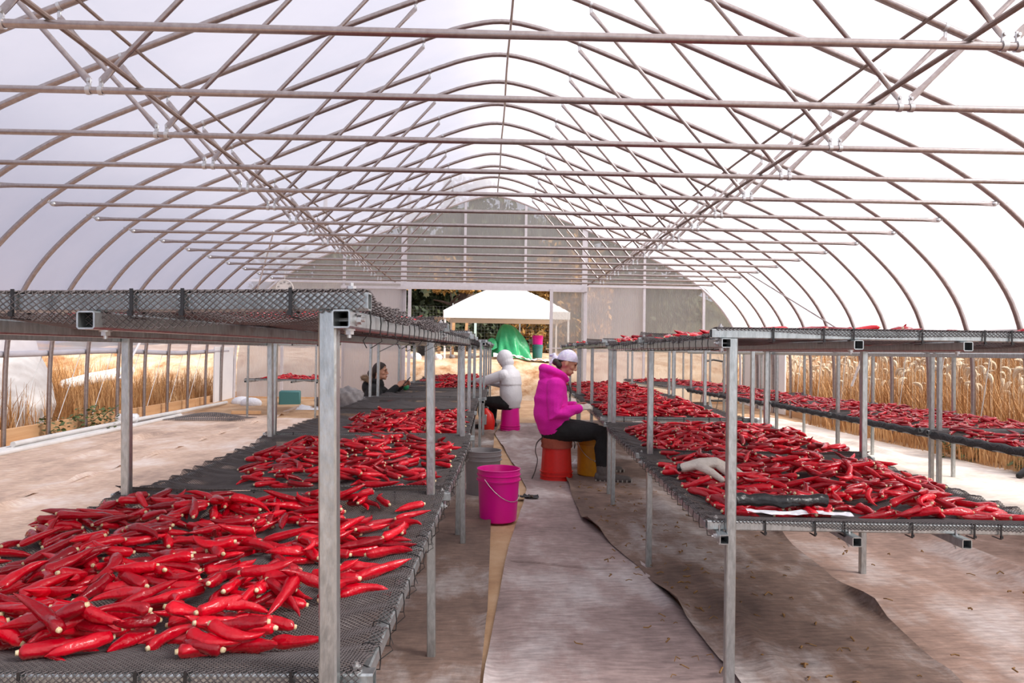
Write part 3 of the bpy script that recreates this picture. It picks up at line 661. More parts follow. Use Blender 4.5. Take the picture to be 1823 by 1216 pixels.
def spread(key, i, tier, n, box, dens=None, single=0, label=None, group=None, tone=(0, 1), spread_th=.8, seed=0):
    t, ly, lift, up = UNITS[key]; rr = random.Random(hash((key, i, tier)) % 1000 if False else seed + i * 31 + tier * 77 + sum(map(ord, key)))
    ya, yb = ly[i], ly[i + 1]; yo = .034 if tier == 0 else 0; L = LP; sy = (yb - ya) / LP
    zc = (.636 + lift if tier == 0 else 1.288 + up + lift) + .016
    W = TM(t) @ Matrix.Translation((0, ya + yo, zc + (LOW[key] * ya if tier == 0 else 0))) @ Matrix.Rotation(LOW[key] if tier == 0 else 0, 4, 'X')
    T = Tray(L); k = 0; tries = 0; got = []
    while k < n and tries < n * 12:
        tries += 1; x = rr.uniform(box[0], box[1]); y = rr.uniform(box[2], box[3])
        if dens and rr.random() > dens(x, y): continue
        if not (key == 'L1' and y < .55) and rr.random() < .5 and fnoise(x * 1.3 + i, y * 1.3 + tier + len(key), 3.2) < -.30: continue
        th = rr.gauss(0, spread_th) + (PI if rr.random() < .5 else 0) + .25 * sin(x * 4 + y * 3); var = rr.randrange(NVAR); roll = rr.gauss(0, .3) + (PI if rr.random() < .5 else 0)
        z, tilt = T.place(x, y, th, var); k += 1
        if tier: z += .005; tilt = max(-.16, min(.16, tilt)); roll = rr.gauss(0, .12)
        got.append((W @ pmat(x, y * sy, z, th, tilt, roll), var))
    got.sort(key=lambda g: (g[0].translation - V((0, 0, H))).length)
    for q, (mt, var) in enumerate(got):
        if q < single:
            o = link('chili_pepper', PEP[var][0]); o.matrix_world = mt; tag(o, label, 'pepper', group)
            c = link('cut_stem', PEP[var][1]); c.parent = o
        else:
            Vs, f, nc, samp, rm = LO[var]; A = np.array(mt); MANY_V.append(Vs @ A[:3, :3].T + A[:3, 3]); MANY_F.append(f + many_n[0]); many_n[0] += len(Vs)
            MANY_T.append(np.full(len(Vs), rr.uniform(*tone))); MANY_M.append(np.r_[np.ones(14, np.int32), np.zeros(len(f) - 14, np.int32)])
gl = 'glossy red chili pepper with a cut cream end, among the nearest peppers on the lower tray closest to the camera'
spread('L1', 0, 0, 480, (-.62, .56, .035, 1.42), lambda x, y: 1 if x < .38 else .45, 230, 'glossy red chili pepper with cut cream end on the tray nearest the camera', 'chili peppers on the nearest lower tray')
spread('L1', 1, 0, 230, (-.42, .56, .18, 1.42), lambda x, y: 1 if x > -.42 + .35 * max(0, .75 - y) else 0)
spread('L2', 0, 0, 290, (-.30, .56, .18, 1.45), lambda x, y: 1 if x > -.26 + .2 * abs(y - .8) else .1)
spread('L3', 1, 0, 210, (-.15, .58, .55, 1.45)); spread('L4', 0, 0, 300, (-.55, .55, .15, 1.4)); spread('L4', 1, 0, 300, (-.5, .5, .15, 1.4))
spread('R1', 0, 0, 400, (-.56, .55, .10, 1.44), lambda x, y: 1 if y > .2 or x > -.3 else .25, 68, 'glossy red chili pepper with cut cream end on the tray with the cream glove', 'chili peppers on the tray with the glove', seed=3)
spread('R1', 1, 0, 420, (-.50, .58, .08, 1.45))
spread('R2', 0, 0, 560, (-.55, .45, .10, 1.45), lambda x, y: 1 if x < .3 else .4); spread('R2', 1, 0, 400, (-.55, .40, .10, 1.45)); spread('R3', 0, 0, 360, (-.56, .56, .1, 1.45)); spread('R3', 1, 0, 360, (-.56, .56, .1, 1.45))
for k in ('T1', 'T2', 'T3', 'T4'):
    for i in (0, 1): spread(k, i, 0, 300 if k in ('T2', 'T1') else 260, (-.55 if k != 'T4' or i else -.1, .57, .08, 1.47), tone=(0, .55))
spread('FL', 0, 0, 260, (-.45, .6, .08, 1.47))
spread('L1', 0, 1, 150, (-.35, .50, .50, 1.45)); spread('L1', 1, 1, 170, (-.56, .56, .1, 1.45)); spread('L2', 0, 1, 90, (-.5, .56, .1, 1.45)); spread('L2', 1, 1, 90, (-.5, .56, .1, 1.45))
for k in ('L3', 'L4', 'R2', 'R3'):
    for i in (0, 1): spread(k, i, 1, 70, (-.57, .57, .1, 1.45))
spread('R1', 0, 1, 240, (-.56, .57, .12, 1.45), lambda x, y: 1 if y > .7 else .7); spread('R1', 1, 1, 190, (-.57, .57, .1, 1.45))
me = npmesh('chili_peppers', np.concatenate(MANY_V), np.concatenate(MANY_F), M['pepper_many']); me.materials.append(M['cut'])
me.polygons.foreach_set('material_index', np.concatenate(MANY_M))
at_ = me.attributes.new('tone', 'FLOAT', 'POINT'); at_.data.foreach_set('value', np.concatenate(MANY_T).astype(np.float32))
tag(link('chili_peppers', me), 'thousands of red chili peppers spread over all the farther drying trays', 'peppers', None, 'stuff')
# one pepper resting alone on the joint of the nearest trays and one on the upper tray
def lone(key, x, y, tier, th, var, lab):
    t, ly, lift, up = UNITS[key]; zc = (.636 + lift if tier == 0 else 1.288 + up + lift) + .016
    o = link('chili_pepper', PEP[var][0]); o.matrix_world = TM(t) @ pmat(x, y, zc + .020 + (LOW[key] * y if tier == 0 else 0), th, 0, .1); tag(o, lab, 'pepper')
    link('cut_stem', PEP[var][1]).parent = o
lone('L1', .38, 1.58, 0, .05, 5, 'long red chili pepper lying alone at the joint between the two nearest lower trays')
lone('R1', .58, .12, 1, -.12, 3, 'red chili pepper lying alone on the upper tray edge above the glove')
# ---------------------------------------------------------------- buckets and loose things
def bucket(loc, m, label, rz=0, inv=False, tilt=None, handle=True, grip=True, group=None):
    t = thing('bucket', label, 'bucket', loc, rz, group)
    if tilt: t.rotation_euler = tilt
    pr = [(.004, .004), (.122, .004), (.129, .010), (.131, .02), (.146, .285), (.1465, .290), (.158, .292), (.158, .300), (.149, .302), (.1495, .325), (.156, .328), (.1565, .334), (.150, .337), (.151, .362), (.155, .366), (.155, .372), (.149, .373), (.146, .366), (.128, .02), (.004, .014)]
    mm = (Matrix.Translation((0, 0, .374)) @ Matrix.Rotation(PI, 4, 'X')) if inv else Matrix.Identity(4)
    MB().lathe(pr, (0, 0, 0), 44, True, mm).build('bucket_body', m, t, angle=35)
    if handle:
        zb = .06 if inv else .312; pts = [(.160 * cos(a), -.15 * sin(a) * .55 - .06 * sin(a), zb - (.0 if inv else .16 * sin(a))) for a in np.linspace(0, PI, 13)]
        if inv: pts = [(p[0] * 1.03, p[1] * 1.35, .035 - .03 * sin(i / 12 * PI)) for i, p in enumerate(pts)]
        hd = MB().tube([(.156, 0, zb)] + pts + [(-.156, 0, zb)], .0022, 6).build('wire_handle', M['zinc'], t)
        if grip: MB().tube(pts[5:8], .008, 8).build('handle_grip', M['white_pipe'], hd)
    return t
bucket((.105, 5.09, .014), M['magenta'], 'open magenta bucket standing on the bare dirt strip of the aisle', .9, grip=False)
bucket((-.01, 5.93, .026), M['grey_bucket'], 'open grey bucket standing behind the open magenta bucket', -2.4)
RBX, RBY = .685, 6.76
bucket((RBX, RBY, .015), M['red_bucket'], 'upturned red bucket used as a seat by the person in the magenta hoodie', .3, True, handle=False)
bucket((1.03, 6.88, .03), M['yellow'], 'yellow bucket standing by the knees of the person in the magenta hoodie', .35, tilt=(0, .06, .35))
PBX, PBY = .385, 10.84
bucket((PBX, PBY, .016), M['magenta'], 'upturned magenta bucket used as a seat by the person in white', .2, True)
# cushion with hanging strap on the red bucket
t = thing('seat_cushion', 'brown red cushion with a hanging webbing strap on the upturned red bucket', 'cushion', (RBX, RBY, .372))
MB().lathe([(.132, -.052), (.146, -.056), (.150, -.045), (.144, -.02), (.151, .0), (.148, .03), (.14, .056), (.12, .068), (.01, .072)], n=32).build('pad', M['cushion'], t)
s_ = spline([(-.13, -.03, .045), (-.19, -.05, -.01), (-.205, -.06, -.09), (-.185, -.06, -.17), (-.205, -.06, -.27), (-.235, -.07, -.345)], 5)
MB().tube(s_, .004, 8, side=(0, 1, .2), flat=4.5).build('strap', M['strap'], t)
s_ = spline([(.135, -.05, .03), (.165, -.06, -.01), (.16, -.06, -.06)], 5); MB().tube(s_, .004, 8, side=(0, 1, .2), flat=4).build('strap', M['strap'], t)
t = thing('plastic_jug', 'red plastic jug standing between the legs of the person in white', 'jug', (.05, 10.70, .02))
mb = MB(); mb.tube([(0, 0, .04), (0, 0, .14), (-.01, 0, .24), (-.04, 0, .31)], [.095, .105, .085, .045], 20, side=(1, 0, 0), flat=1.0, dome=True); mb.build('jug_body', M['jug'], t)
MB().box((-.04, -.104, .18), (.035, .008, .15), bev=.003).build('sight_strip', M['galv'], t); MB().lathe([(.03, 0), (.03, .03)], (-.045, 0, .335), 16).build('cap', M['tie'], t)
# things lying on the tray with the glove
def on(key, x, y, dz=0.):
    t, ly, lift, up = UNITS[key]; return TM(t) @ Matrix.Translation((x, y, .636 + lift + .016 + dz))
def remesh(name, mb, vox, m, parent=None, sm=5, fac=.5):
    me = mb.mesh('tmp', None); o = bpy.data.objects.new('tmp', me); C.objects.link(o)
    a = o.modifiers.new('r', 'REMESH'); a.mode = 'VOXEL'; a.voxel_size = vox; a.use_smooth_shade = True
    if sm: b = o.modifiers.new('s', 'SMOOTH'); b.factor = fac; b.iterations = sm
    dg = bpy.context.evaluated_depsgraph_get(); me2 = bpy.data.meshes.new_from_object(o.evaluated_get(dg)); me2.name = name
    bpy.data.objects.remove(o); bpy.data.meshes.remove(me); me2.materials.clear(); me2.materials.append(m)
    me2.polygons.foreach_set('use_smooth', [True] * len(me2.polygons)); return link(name, me2, parent)
def push(o, fn):
    ns = [v.normal.copy() for v in o.data.vertices]
    for v, n in zip(o.data.vertices, ns): v.co += n * fn(*v.co)
gt = thing('work_glove', 'cream work glove lying limp on the red peppers of the nearest tray in its row', 'glove'); gt.matrix_world = on('R1', -.43, .86, .032) @ Matrix.Rotation(-.15, 4, 'Z')
mb = MB(); mb.tube([(-.13, 0, .012), (-.05, 0, .035), (.02, 0, .04), (.05, 0, .03)], [.021, .025, .026, .02], 12, side=(0, 1, 0), flat=[1.8, 2.1, 2.2, 2.3], dome=True)
for yf, L, dz in ((-.040, .075, -.03), (-.012, .09, -.01), (.016, .10, .0), (.040, .085, .005)):
    mb.tube([(.03, yf, .028), (.05 + L * .45, yf * 1.25, .018 + dz), (.04 + L, yf * 1.4 - .01, -.012 + dz)], [.0175, .0165, .013], 10, dome=True)
mb.tube([(-.06, -.035, .025), (-.01, -.085, .010), (.035, -.10, -.02)], [.02, .018, .014], 10, dome=True); remesh('glove_body', mb, .004, M['glove'], gt, 4)
MB().tube([(-.148, -.035, .006), (-.146, 0, .022), (-.148, .035, .006)], .010, 8).build('cuff_trim', M['tie'], gt)
o = MB().tube([(-.17 + .34 * i / 12, .012 * sin(i * .7), .026 + .003 * sin(i * 1.9)) for i in range(13)], [.022 + .003 * sin(i * 2.3) for i in range(13)], 16).build('plastic_roll', M['plastic_black']); o.matrix_world = on('R1', -.365, .155, .02) @ Matrix.Rotation(.03, 4, 'Z')
tag(o, 'roll of black plastic sheet lying along the front bar below the glove', 'plastic roll')
mb = MB(); mb.grid(lambda u, v: (-.17 + .36 * u, -.03 + .06 * v, .004 + .006 * fnoise(u * 6, v * 3, 1)), 20, 4); o = mb.build('paper_sheet', M['paper']); o.matrix_world = on('R1', -.33, .10, .012)
tag(o, 'white paper sheet under the black plastic roll', 'paper')
mb = MB(); mb.ell((0, 0, .03), (.04, .03, .04), 12, 8); o = mb.build('crumpled_paper', M['paper']); o.location = (.93, 7.3, .03)
for v in o.data.vertices: v.co *= 1 + .35 * fnoise(v.co.x * 60, v.co.y * 60 + v.co.z * 40, 1)
tag(o, 'crumpled white paper on the floor between the red and yellow buckets', 'paper')
mb = MB(); mb.grid(lambda u, v: (-.09 + .18 * u, -.05 + .1 * v, .008 + .03 * abs(fnoise(u * 4, v * 3, 1.4)) * (1 - u * .5)), 14, 8); o = mb.build('torn_cloth', M['wrap']); o.location = (.36, 5.85, .02)
tag(o, 'torn black flap of mat beside the dirt strip, past the magenta bucket', 'cloth scrap')
t = thing('pruning_tool', 'black and lime handled hand tool on the floor at the plume grass side', 'hand tool', (5.47, 6.95, .05))
MB().tube([(-.13, 0, .0), (-.05, 0, .05), (0, 0, .06)], [.03, .045, .035], 10, dome=True).build('head', M['tie'], t); MB().tube([(0, 0, .06), (.12, .02, .055), (.25, .03, .03)], [.028, .024, .022], 10, dome=True).build('handle', M['lime'], t)
# litter of stalks on the brown mat
mb = MB()
for q in range(260):
    x, y = R.uniform(.55, 4.2), R.uniform(2.1, 6.2)
    if q < 150: x = R.gauss(1.05 + .12 * (5 - y) * .2, .25); y = R.uniform(2.2, 6.5)
    a = R.uniform(0, 6.28); l = R.uniform(.012, .045); z = .042
    mb.tube([(x, y, z), (x + cos(a) * l * .5, y + sin(a) * l * .5, z + R.uniform(0, .012)), (x + cos(a + .6) * l, y + sin(a + .6) * l, z)], R.uniform(.0015, .0045), 5)
tag(mb.build('pepper_stalks', M['stemgreen']), 'dry pepper stalks and crumbs littering the brown mat', 'litter', None, 'stuff')
# along the far side: pipes, net scrap, weeds, blocks
for q, (x, z, y0, y1) in enumerate(((-5.22, .035, 4, 13.0), (-5.31, .035, 4, 12.6), (-5.40, .035, 4, 10.9), (-5.27, .095, 8.2, 15.0))):
    tag(MB().tube([(x + .03 * sin(y * .8 + q), y, z) for y in np.arange(y0, y1, .5)], .032, 10).build('floor_pipe', M['white_pipe']), ['pale pipe on the floor, the one farthest from the side board', 'pale pipe on the floor in the middle of the bundle by the side board', 'pale pipe on the floor closest to the side board', 'pale pipe lying on top of the others by the side board, reaching the far rack'][q], 'pipe', 'pipes lying along the side board')
mb = MB()
for i in range(34):
    for sgn in (1, -1): mb.tube([(-.55 + 1.1 * i / 33 + sgn * .25 * (v - .5), -.3 + .6 * v, .004 + .10 * sin(PI * v) * sin(PI * i / 33)) for v in np.linspace(0, 1, 9)], .005, 4)
o = mb.build('net_scrap', M['net']); o.location = (-4.55, 12.0, .03); tag(o, 'scrap of black net bulging on the pale floor near the white pipes', 'net scrap')
tag(MB().box((-4.25, 12.9, .06), (.5, .09, .06), .1, .006).build('wood_offcut', M['wood']), 'orange wooden offcut on the floor behind the net scrap', 'wood offcut')
tag(MB().box((-5.42, 11.05, .11), (.3, .22, .14), .3, .03).build('foam_block', M['white']), 'white foam block on the pipes by the side board', 'foam block')
def leafy(name, loc, n, rad, h, m, lab, cat, size=.03, seed=0):
    rr = random.Random(seed); mb = MB()
    for q in range(n):
        a = rr.uniform(0, 6.28); r_ = rad * math.sqrt(rr.random()); z = rr.uniform(.02, h); b = rr.uniform(0, 6.28); s = size * rr.uniform(.6, 1.3); e = rr.uniform(-.6, .8)
        d = V((cos(b) * cos(e), sin(b) * cos(e), sin(e))) * s; w_ = V((-sin(b), cos(b), .2)) * s * .38; p = V((cos(a) * r_, sin(a) * r_, z))
        mb.add([p, p + d * .5 + w_, p + d, p + d * .5 - w_], [(0, 1, 2, 3)])
    o = mb.build(name, m); o.location = loc; return tag(o, lab, cat)
leafy('weed_bush', (-5.55, 9.55, 0), 150, .26, .26, M['weed'], 'green weed growing by the side board, the smaller one', 'weed', .06, 1)
leafy('weed_bush', (-5.5, 10.35, 0), 260, .28, .34, M['weed'], 'bushy green weed growing by the side board and a greenhouse post', 'weed', .06, 2)
t = thing('soil_bundle', 'heap of dark tarpaulin and bags under the far low rack', 'bundle', (-2.75, 14.4, .02))
mb = MB(); mb.ell((0, 0, .17), (.42, .3, .26), 18, 10); mb.ell((-.35, .1, .12), (.3, .25, .2), 16, 8); mb.ell((.3, -.05, .1), (.3, .22, .16), 16, 8)
o = remesh('tarpaulin', mb, .03, M['greytarp'], t, 2)
for v in o.data.vertices: v.co *= 1 + .10 * fnoise(v.co.x * 9, v.co.y * 9 + v.co.z * 7, 1)
MB().grid(lambda u, v: (-.9 + 1.9 * u, -.55 + .5 * v, .015 + .10 * abs(fnoise(u * 5, v * 3, 1.3)) * v), 24, 8).build('white_sheet', M['paper'], t)
tag(MB().box((-4.05, 15.0, .17), (.42, .35, .32), .2, .02).build('plastic_crate', M['teal']), 'teal plastic crate beside the dark heap under the far low rack', 'crate')
for q, (x, y) in enumerate(((-5.0, 14.9), (-4.72, 14.6))):
    o = MB().ell((0, 0, .09), (.22, .16, .12), 14, 8).build('white_sack', M['paper']); o.location = (x, y, 0); tag(o, ['small white sack on the floor nearest the white corner board', 'small white sack on the floor nearest the low rack leg'][q], 'sack')
t = thing('basket', 'tan basket standing behind the drying racks near the person in black', 'basket', (-1.95, 11.3, .02)); MB().lathe([(.01, 0), (.13, 0), (.17, .25), (.16, .25), (.12, .02), (.01, .02)], n=24).build('basket_body', M['wood'], t)
o = MB().ell((0, 0, .22), (.2, .16, .22), 14, 9).build('red_cloth_bag', M['red_print']); o.location = (-1.62, 11.7, .02)
for v in o.data.vertices: v.co *= 1 + .25 * fnoise(v.co.x * 14, v.co.y * 14 + v.co.z * 9, 1)
tag(o, 'red cloth bag slumped beside the tan basket', 'bag')
o = MB().box((0, 0, .2), (.3, .25, .4), .2, .03).build('white_box', M['white']); o.location = (-1.5, 12.3, .02); tag(o, 'white box behind the red cloth bag', 'box')
o = MB().ell((0, 0, .05), (.05, .04, .05), 12, 7).build('green_bag', M['tarp']); o.location = (-1.10, 9.9, .655); tag(o, 'small green bag on the tray in front of the person in black', 'bag')
# step stool at the end
t = thing('step_stool', 'folding step stool with dark treads standing near the end wall beside the white board', 'step stool', (4.75, 14.6, .02), .2)
for x in (-.2, .2):
    MB().tube([(x, -.28, 0), (x, .02, .72), (x, .06, 1.05)], .013, 8).build('front_leg', M['galv'], t); MB().tube([(x, .32, 0), (x, .02, .72)], .011, 8).build('rear_leg', M['galv'], t)
for y, z in ((-.2, .25), (-.06, .52)): MB().box((0, y, z), (.4, .2, .03), bev=.008).build('tread', M['tie'], t)
MB().tube([(-.2, .06, 1.05), (0, .08, 1.08), (.2, .06, 1.05)], .02, 8).build('hand_rail', M['tie'], t)
# dial thermometer hanging from the last tie bars
t = thing('dial_thermometer', 'round cream dial thermometer hanging from a tie bar by the end wall', 'thermometer', (-4.22, 15.05, 2.46))
MB().lathe([(.004, -.02), (.17, -.02), (.185, -.012), (.185, .008), (.172, .012), (.170, .004), (.004, .004)], (0, 0, 0), 40, True, Matrix.Rotation(PI / 2, 4, 'X')).build('dial_face', M['dial'], t)
MB().tube([(0, 0, .18), (0, 0, .36)], .006, 6).build('hanger', M['white_pipe'], t)
MB().box((.03, -.016, -.03), (.20, .004, .008), 0, 0, Matrix.Rotation(-.28, 4, 'Y')).build('needle', M['ink'], t)
def text(s, size, loc, parent, m, rot=(PI / 2, 0, 0)):
    cu = bpy.data.curves.new('lettering', 'FONT'); cu.body = s; cu.size = size; cu.align_x = 'CENTER'; cu.align_y = 'CENTER'; cu.extrude = .0006; 
    tmp = bpy.data.objects.new('tmp', cu); C.objects.link(tmp); me = bpy.data.meshes.new_from_object(tmp.evaluated_get(bpy.context.evaluated_depsgraph_get())); bpy.data.objects.remove(tmp)
    me.materials.clear(); me.materials.append(m); o = link('lettering', me, parent, loc); o.rotation_euler = rot; return o
for s, a in (('20', 200), ('40', 165), ('60', 125), ('80', 90), ('100', 50), ('120', 15)): text(s, .045, (.13 * cos(math.radians(a)), -.0145, .13 * sin(math.radians(a))), t, M['ink'])

# ---------------------------------------------------------------- people
def hand(mb, w, d, n, s, curl=.6, r=.0078, spread=.0):
    """palm from wrist w along d; n out of the back of the hand, s towards the thumb"""
    w, d, n, s = V(w), V(d).normalized(), V(n), V(s); n = (n - d * n.dot(d)).normalized(); s = (s - d * s.dot(d) - n * s.dot(n)).normalized()
    mb.tube([w - d * .02, w + d * .03, w + d * .085], [.019, .0165, .0135], 12, side=s, flat=[1.35, 2.2, 2.75], dome=True)
    for i, L in enumerate((.068, .077, .072, .056)):
        b = w + d * (.083 - .004 * abs(i - 1)) + s * (.031 - .0205 * i); dd = (d + s * spread * (1 - i * .66)).normalized(); c = curl * (.8 + .15 * i)
        p1 = b + (dd * cos(c * .4) - n * sin(c * .4)) * L * .42; p2 = p1 + (dd * cos(c * 1.1) - n * sin(c * 1.1)) * L * .33; p3 = p2 + (dd * cos(c * 1.8) - n * sin(c * 1.8)) * L * .25
        mb.tube([b - d * .02, b, p1, p2, p3], [r, r * 1.05, r, r * .92, r * .8], 8, dome=True)
    b = w + d * .018 + s * .022; p1 = b + (s * .75 + d * .6 - n * .25).normalized() * .038; p2 = p1 + (d * .85 + s * .25 - n * .4).normalized() * .03; p3 = p2 + (d * .9 - n * .45).normalized() * .022
    mb.tube([b, p1, p2, p3], [r * 1.5, r * 1.25, r * 1.1, r * .85], 8, dome=True)
def person(label, loc, rz, J, cloth, parts):
    """J: joints in a frame facing +x; one continuous body, clothing and hair as its parts"""
    t = thing('person', label, 'person', loc, rz)
    hm = Matrix.Translation(J['head']) @ Matrix.Rotation(J.get('hturn', 0), 4, 'Z') @ Matrix.Rotation(J['hpitch'], 4, 'Y'); hp = lambda *p: hm @ V(p)
    h3 = hm.to_3x3().to_4x4(); b = MB(); E = lambda c, r: b.ell(hp(*c), r, 16, 10, h3)
    E((0, 0, .012), (.094, .076, .100)); E((.030, 0, -.052), (.062, .056, .062)); E((.072, 0, -.098), (.020, .026, .018))
    for q in (-1, 1):
        E((.056, q * .036, -.028), (.030, .026, .028)); E((-.004, q * .077, -.018), (.017, .010, .031)); E((.062, q * .032, -.075), (.026, .022, .03))
    b.tube([hp(.090, 0, .016), hp(.098, 0, -.010), hp(.110, 0, -.034)], [.0085, .010, .0125], 10, dome=True); E((.099, .011, -.038), (.011, .009, .008)); E((.099, -.011, -.038), (.011, .009, .008))
    b.tube([hp(.074, -.048, .020), hp(.090, -.02, .026), hp(.092, 0, .024), hp(.090, .02, .026), hp(.074, .048, .020)], .0095, 8, dome=True)
    E((.091, 0, -.064), (.012, .021, .0065)); E((.088, 0, -.077), (.012, .018, .0075))
    pel, che, nk = V(J['pelvis']), V(J['chest']), V(J['neck'])
    b.tube([nk - V((.01, 0, .05)), nk, V(J['head']) + V((-.012, 0, -.06))], [.062, .052, .050], 14, dome=True)
    b.tube([pel - V((0, 0, .04)), pel.lerp(che, .5), che, nk - V((0, 0, .035))], [.105, .10, .105, .06], 18, side=(0, 1, 0), flat=[1.4, 1.3, 1.5, 1.6], dome=True)
    for q in (0, 1):
        sh, el, wr = V(J['sh'][q]), V(J['el'][q]), V(J['wr'][q])
        b.tube([sh, sh.lerp(el, .5), el, el.lerp(wr, .4), wr], [.050, .043, .036, .036, .024], 12, dome=True); hd = J['hand'][q]
        hand(b, wr + (wr - el).normalized() * .015, hd[0], hd[1], hd[2], hd[3] if len(hd) > 3 else .6, spread=.12)
        hip, kn, an, toe = V(J['hip'][q]), V(J['kn'][q]), V(J['an'][q]), V(J['toe'][q])
        b.tube([hip, hip.lerp(kn, .5), kn, kn.lerp(an, .35), an], [.082, .07, .052, .054, .036], 14, dome=True)
        b.tube([an + (an - toe).normalized() * .03 - V((0, 0, .03)), an.lerp(toe, .5) - V((0, 0, .02)), toe], [.035, .036, .026], 12, dome=True)
    body = remesh('body', b, .0052, M['skin'], t, 3, .45)
    for q in (-1, 1):
        MB().ell((0, 0, 0), (.006, .0125, .0055), 12, 8).build('eye', M['eye'], t).matrix_basis = hm @ Matrix.Translation((.0905, q * .032, .004))
        MB().tube([(.094, q * .014, .022), (.096, q * .030, .0275), (.086, q * .047, .022)], .0028, 6).build('eyebrow', M['hair'], t).matrix_basis = hm
    MB().ell((0, 0, 0), (.009, .019, .0062), 12, 8).build('mouth', M['lip'], t).matrix_basis = hm @ Matrix.Translation((.0965, 0, -.070))
    for fn in parts: fn(t, hm, hp, J)
    return t
def dome(hm, r, lim, m, name, t, rip=0., c=(0, 0, .012), nu=48, nv=18, thick=.006):
    """cap over the skull; lim(azimuth) is how far it reaches down from the crown"""
    mb = MB()
    for k in (0, 1):
        rr_ = [a - k * thick for a in r]
        def fn(u, v):
            ph = u * 2 * PI; th = max(.02, v) * lim(ph); rp_ = 1 + rip * sin(ph * 5 + v * 9) * v
            return hm @ V((c[0] + rr_[0] * sin(th) * cos(ph) * rp_, c[1] + rr_[1] * sin(th) * sin(ph) * rp_, c[2] + rr_[2] * cos(th) * rp_))
        mb.grid(fn, nu, nv)
    return mb.build(name, m, t)
def sleeve(mb, sh, el, wr, r=(.078, .066, .060, .050), end=.0, big=1.):
    sh, el, wr = V(sh), V(el), V(wr); mb.tube([sh, sh.lerp(el, .5), el, el.lerp(wr, .5), wr.lerp(el, end)], [a * big for a in (r[0], r[1], r[2], (r[2] + r[3]) / 2, r[3])], 14, dome=True)
def trousers(J, m, big=1.):
    def f(t, hm, hp, J_):
        mb = MB(); pel = V(J_['pelvis'])
        mb.tube([pel + V((0, 0, -.05)), pel + V((-.01, 0, .07))], [.135, .125], 18, side=(0, 1, 0), flat=[1.3, 1.25], dome=True)
        for q in (0, 1):
            hip, kn, an = V(J_['hip'][q]), V(J_['kn'][q]), V(J_['an'][q])
            mb.tube([hip, hip.lerp(kn, .5), kn, kn.lerp(an, .4), an.lerp(kn, .16)], [a * big for a in (.105, .095, .078, .072, .056)], 16, dome=True)
        o = remesh('trousers', mb, .009, m, t, 4)
        push(o, lambda x, y, z: .004 * fnoise(x * 14, y * 9 + z * 16, 1.1))
    return f
def boots(m, sole):
    def f(t, hm, hp, J_):
        for q in (0, 1):
            an, toe, kn = V(J_['an'][q]), V(J_['toe'][q]), V(J_['kn'][q]); d = toe - an; d.z = 0; d.normalize(); mb = MB()
            mb.tube([an.lerp(kn, .26), an], [.056, .054], 14, dome=True); mb.tube([an - d * .03 - V((0, 0, .04)), an.lerp(toe, .5) - V((0, 0, .028)), toe], [.048, .047, .036], 14, dome=True)
            o = remesh('boot', mb, .006, m, t, 3); sb = MB()
            for k in range(9):
                u = k / 8; p = (an - d * .055).lerp(toe + d * .035, u); sb.box((p.x, p.y, .034 + .010 * u), (.012, .092 - .03 * abs(u - .5), .036), math.atan2(d.y, d.x))
            a0, a1 = an - d * .06, toe + d * .04; sb.box(((a0.x + a1.x) / 2, (a0.y + a1.y) / 2, .017), ((a1 - a0).to_2d().length, .085, .02), math.atan2(d.y, d.x), .008); sb.build('boot_sole', sole, o)
    return f
# the person in the magenta hoodie, at the rack with the dense peppers
PJ = dict(pelvis=(-.03, 0, .53), chest=(-.045, 0, .83), neck=(.02, 0, .985), head=(.085, 0, 1.125), hpitch=.42, hturn=0,
    sh=[(-.03, -.165, .905), (-.03, .165, .905)], el=[(-.05, -.235, .645), (-.01, .22, .655)], wr=[(.185, -.12, .69), (.17, .10, .70)],
    hand=[((.9, .25, .2), (-.2, -.6, .8), (.3, .5, .6), .7), ((.85, -.35, .25), (-.1, .4, .9), (.3, -.6, .5), .55)],
    hip=[(.02, -.095, .485), (.02, .095, .485)], kn=[(.40, -.16, .47), (.38, .17, .46)], an=[(.405, -.205, .115), (.44, .27, .105)], toe=[(.63, -.265, .058), (.66, .31, .055)])
def hoodie(t, hm, hp, J):
    mb = MB()
    mb.tube([(-.02, 0, .480), (-.035, 0, .52), (-.055, 0, .64), (-.06, 0, .78), (-.045, 0, .90), (-.005, 0, .965)], [.135, .152, .168, .158, .140, .10], 48, side=(0, 1, 0), flat=[1.28, 1.26, 1.22, 1.25, 1.32, 1.35], dome=True)
    for q in (0, 1): sleeve(mb, J['sh'][q], J['el'][q], J['wr'][q], (.088, .080, .074, .046))
    mb.tube(spline([(.085, .055, .955), (.04, .105, 1.0), (-.04, .11, 1.035), (-.115, .06, 1.055), (-.135, 0, 1.058), (-.115, -.06, 1.055), (-.04, -.11, 1.035), (.04, -.105, 1.0), (.085, -.055, .955)], 4), [.026 + .020 * sin(PI * i / 32) for i in range(33)], 12, dome=True)
    mb.ell((-.115, 0, 1.0), (.065, .10, .075), 16, 10); mb.ell((-.06, 0, .985), (.08, .13, .05), 16, 10)
    o = remesh('hoodie', mb, .007, M['hoodie'], t, 5)
    push(o, lambda x, y, z: .0055 * fnoise(z * 11 + x * 5, y * 4 + z * 8, 1.0) + .004 * sin(30 * z + 22 * x) * max(0, 1 - abs(z - .66) / .14))
    for q in (0, 1):
        el, wr = V(J['el'][q]), V(J['wr'][q]); d = (wr - el).normalized(); MB().tube([wr - d * .022, wr + d * .012], [.046, .042], 16).build('cuff', M['hoodie'], o)
    MB().tube([(-.02, 0, .468), (-.025, 0, .495)], [.141, .148], 32, side=(0, 1, 0), flat=1.27).build('hem', M['hoodie'], o)
    MB().tube(spline([(.095, -.03, .95), (.118, -.045, .86), (.113, -.05, .79)], 4), .0035, 6).build('drawstring', M['tie'], o)
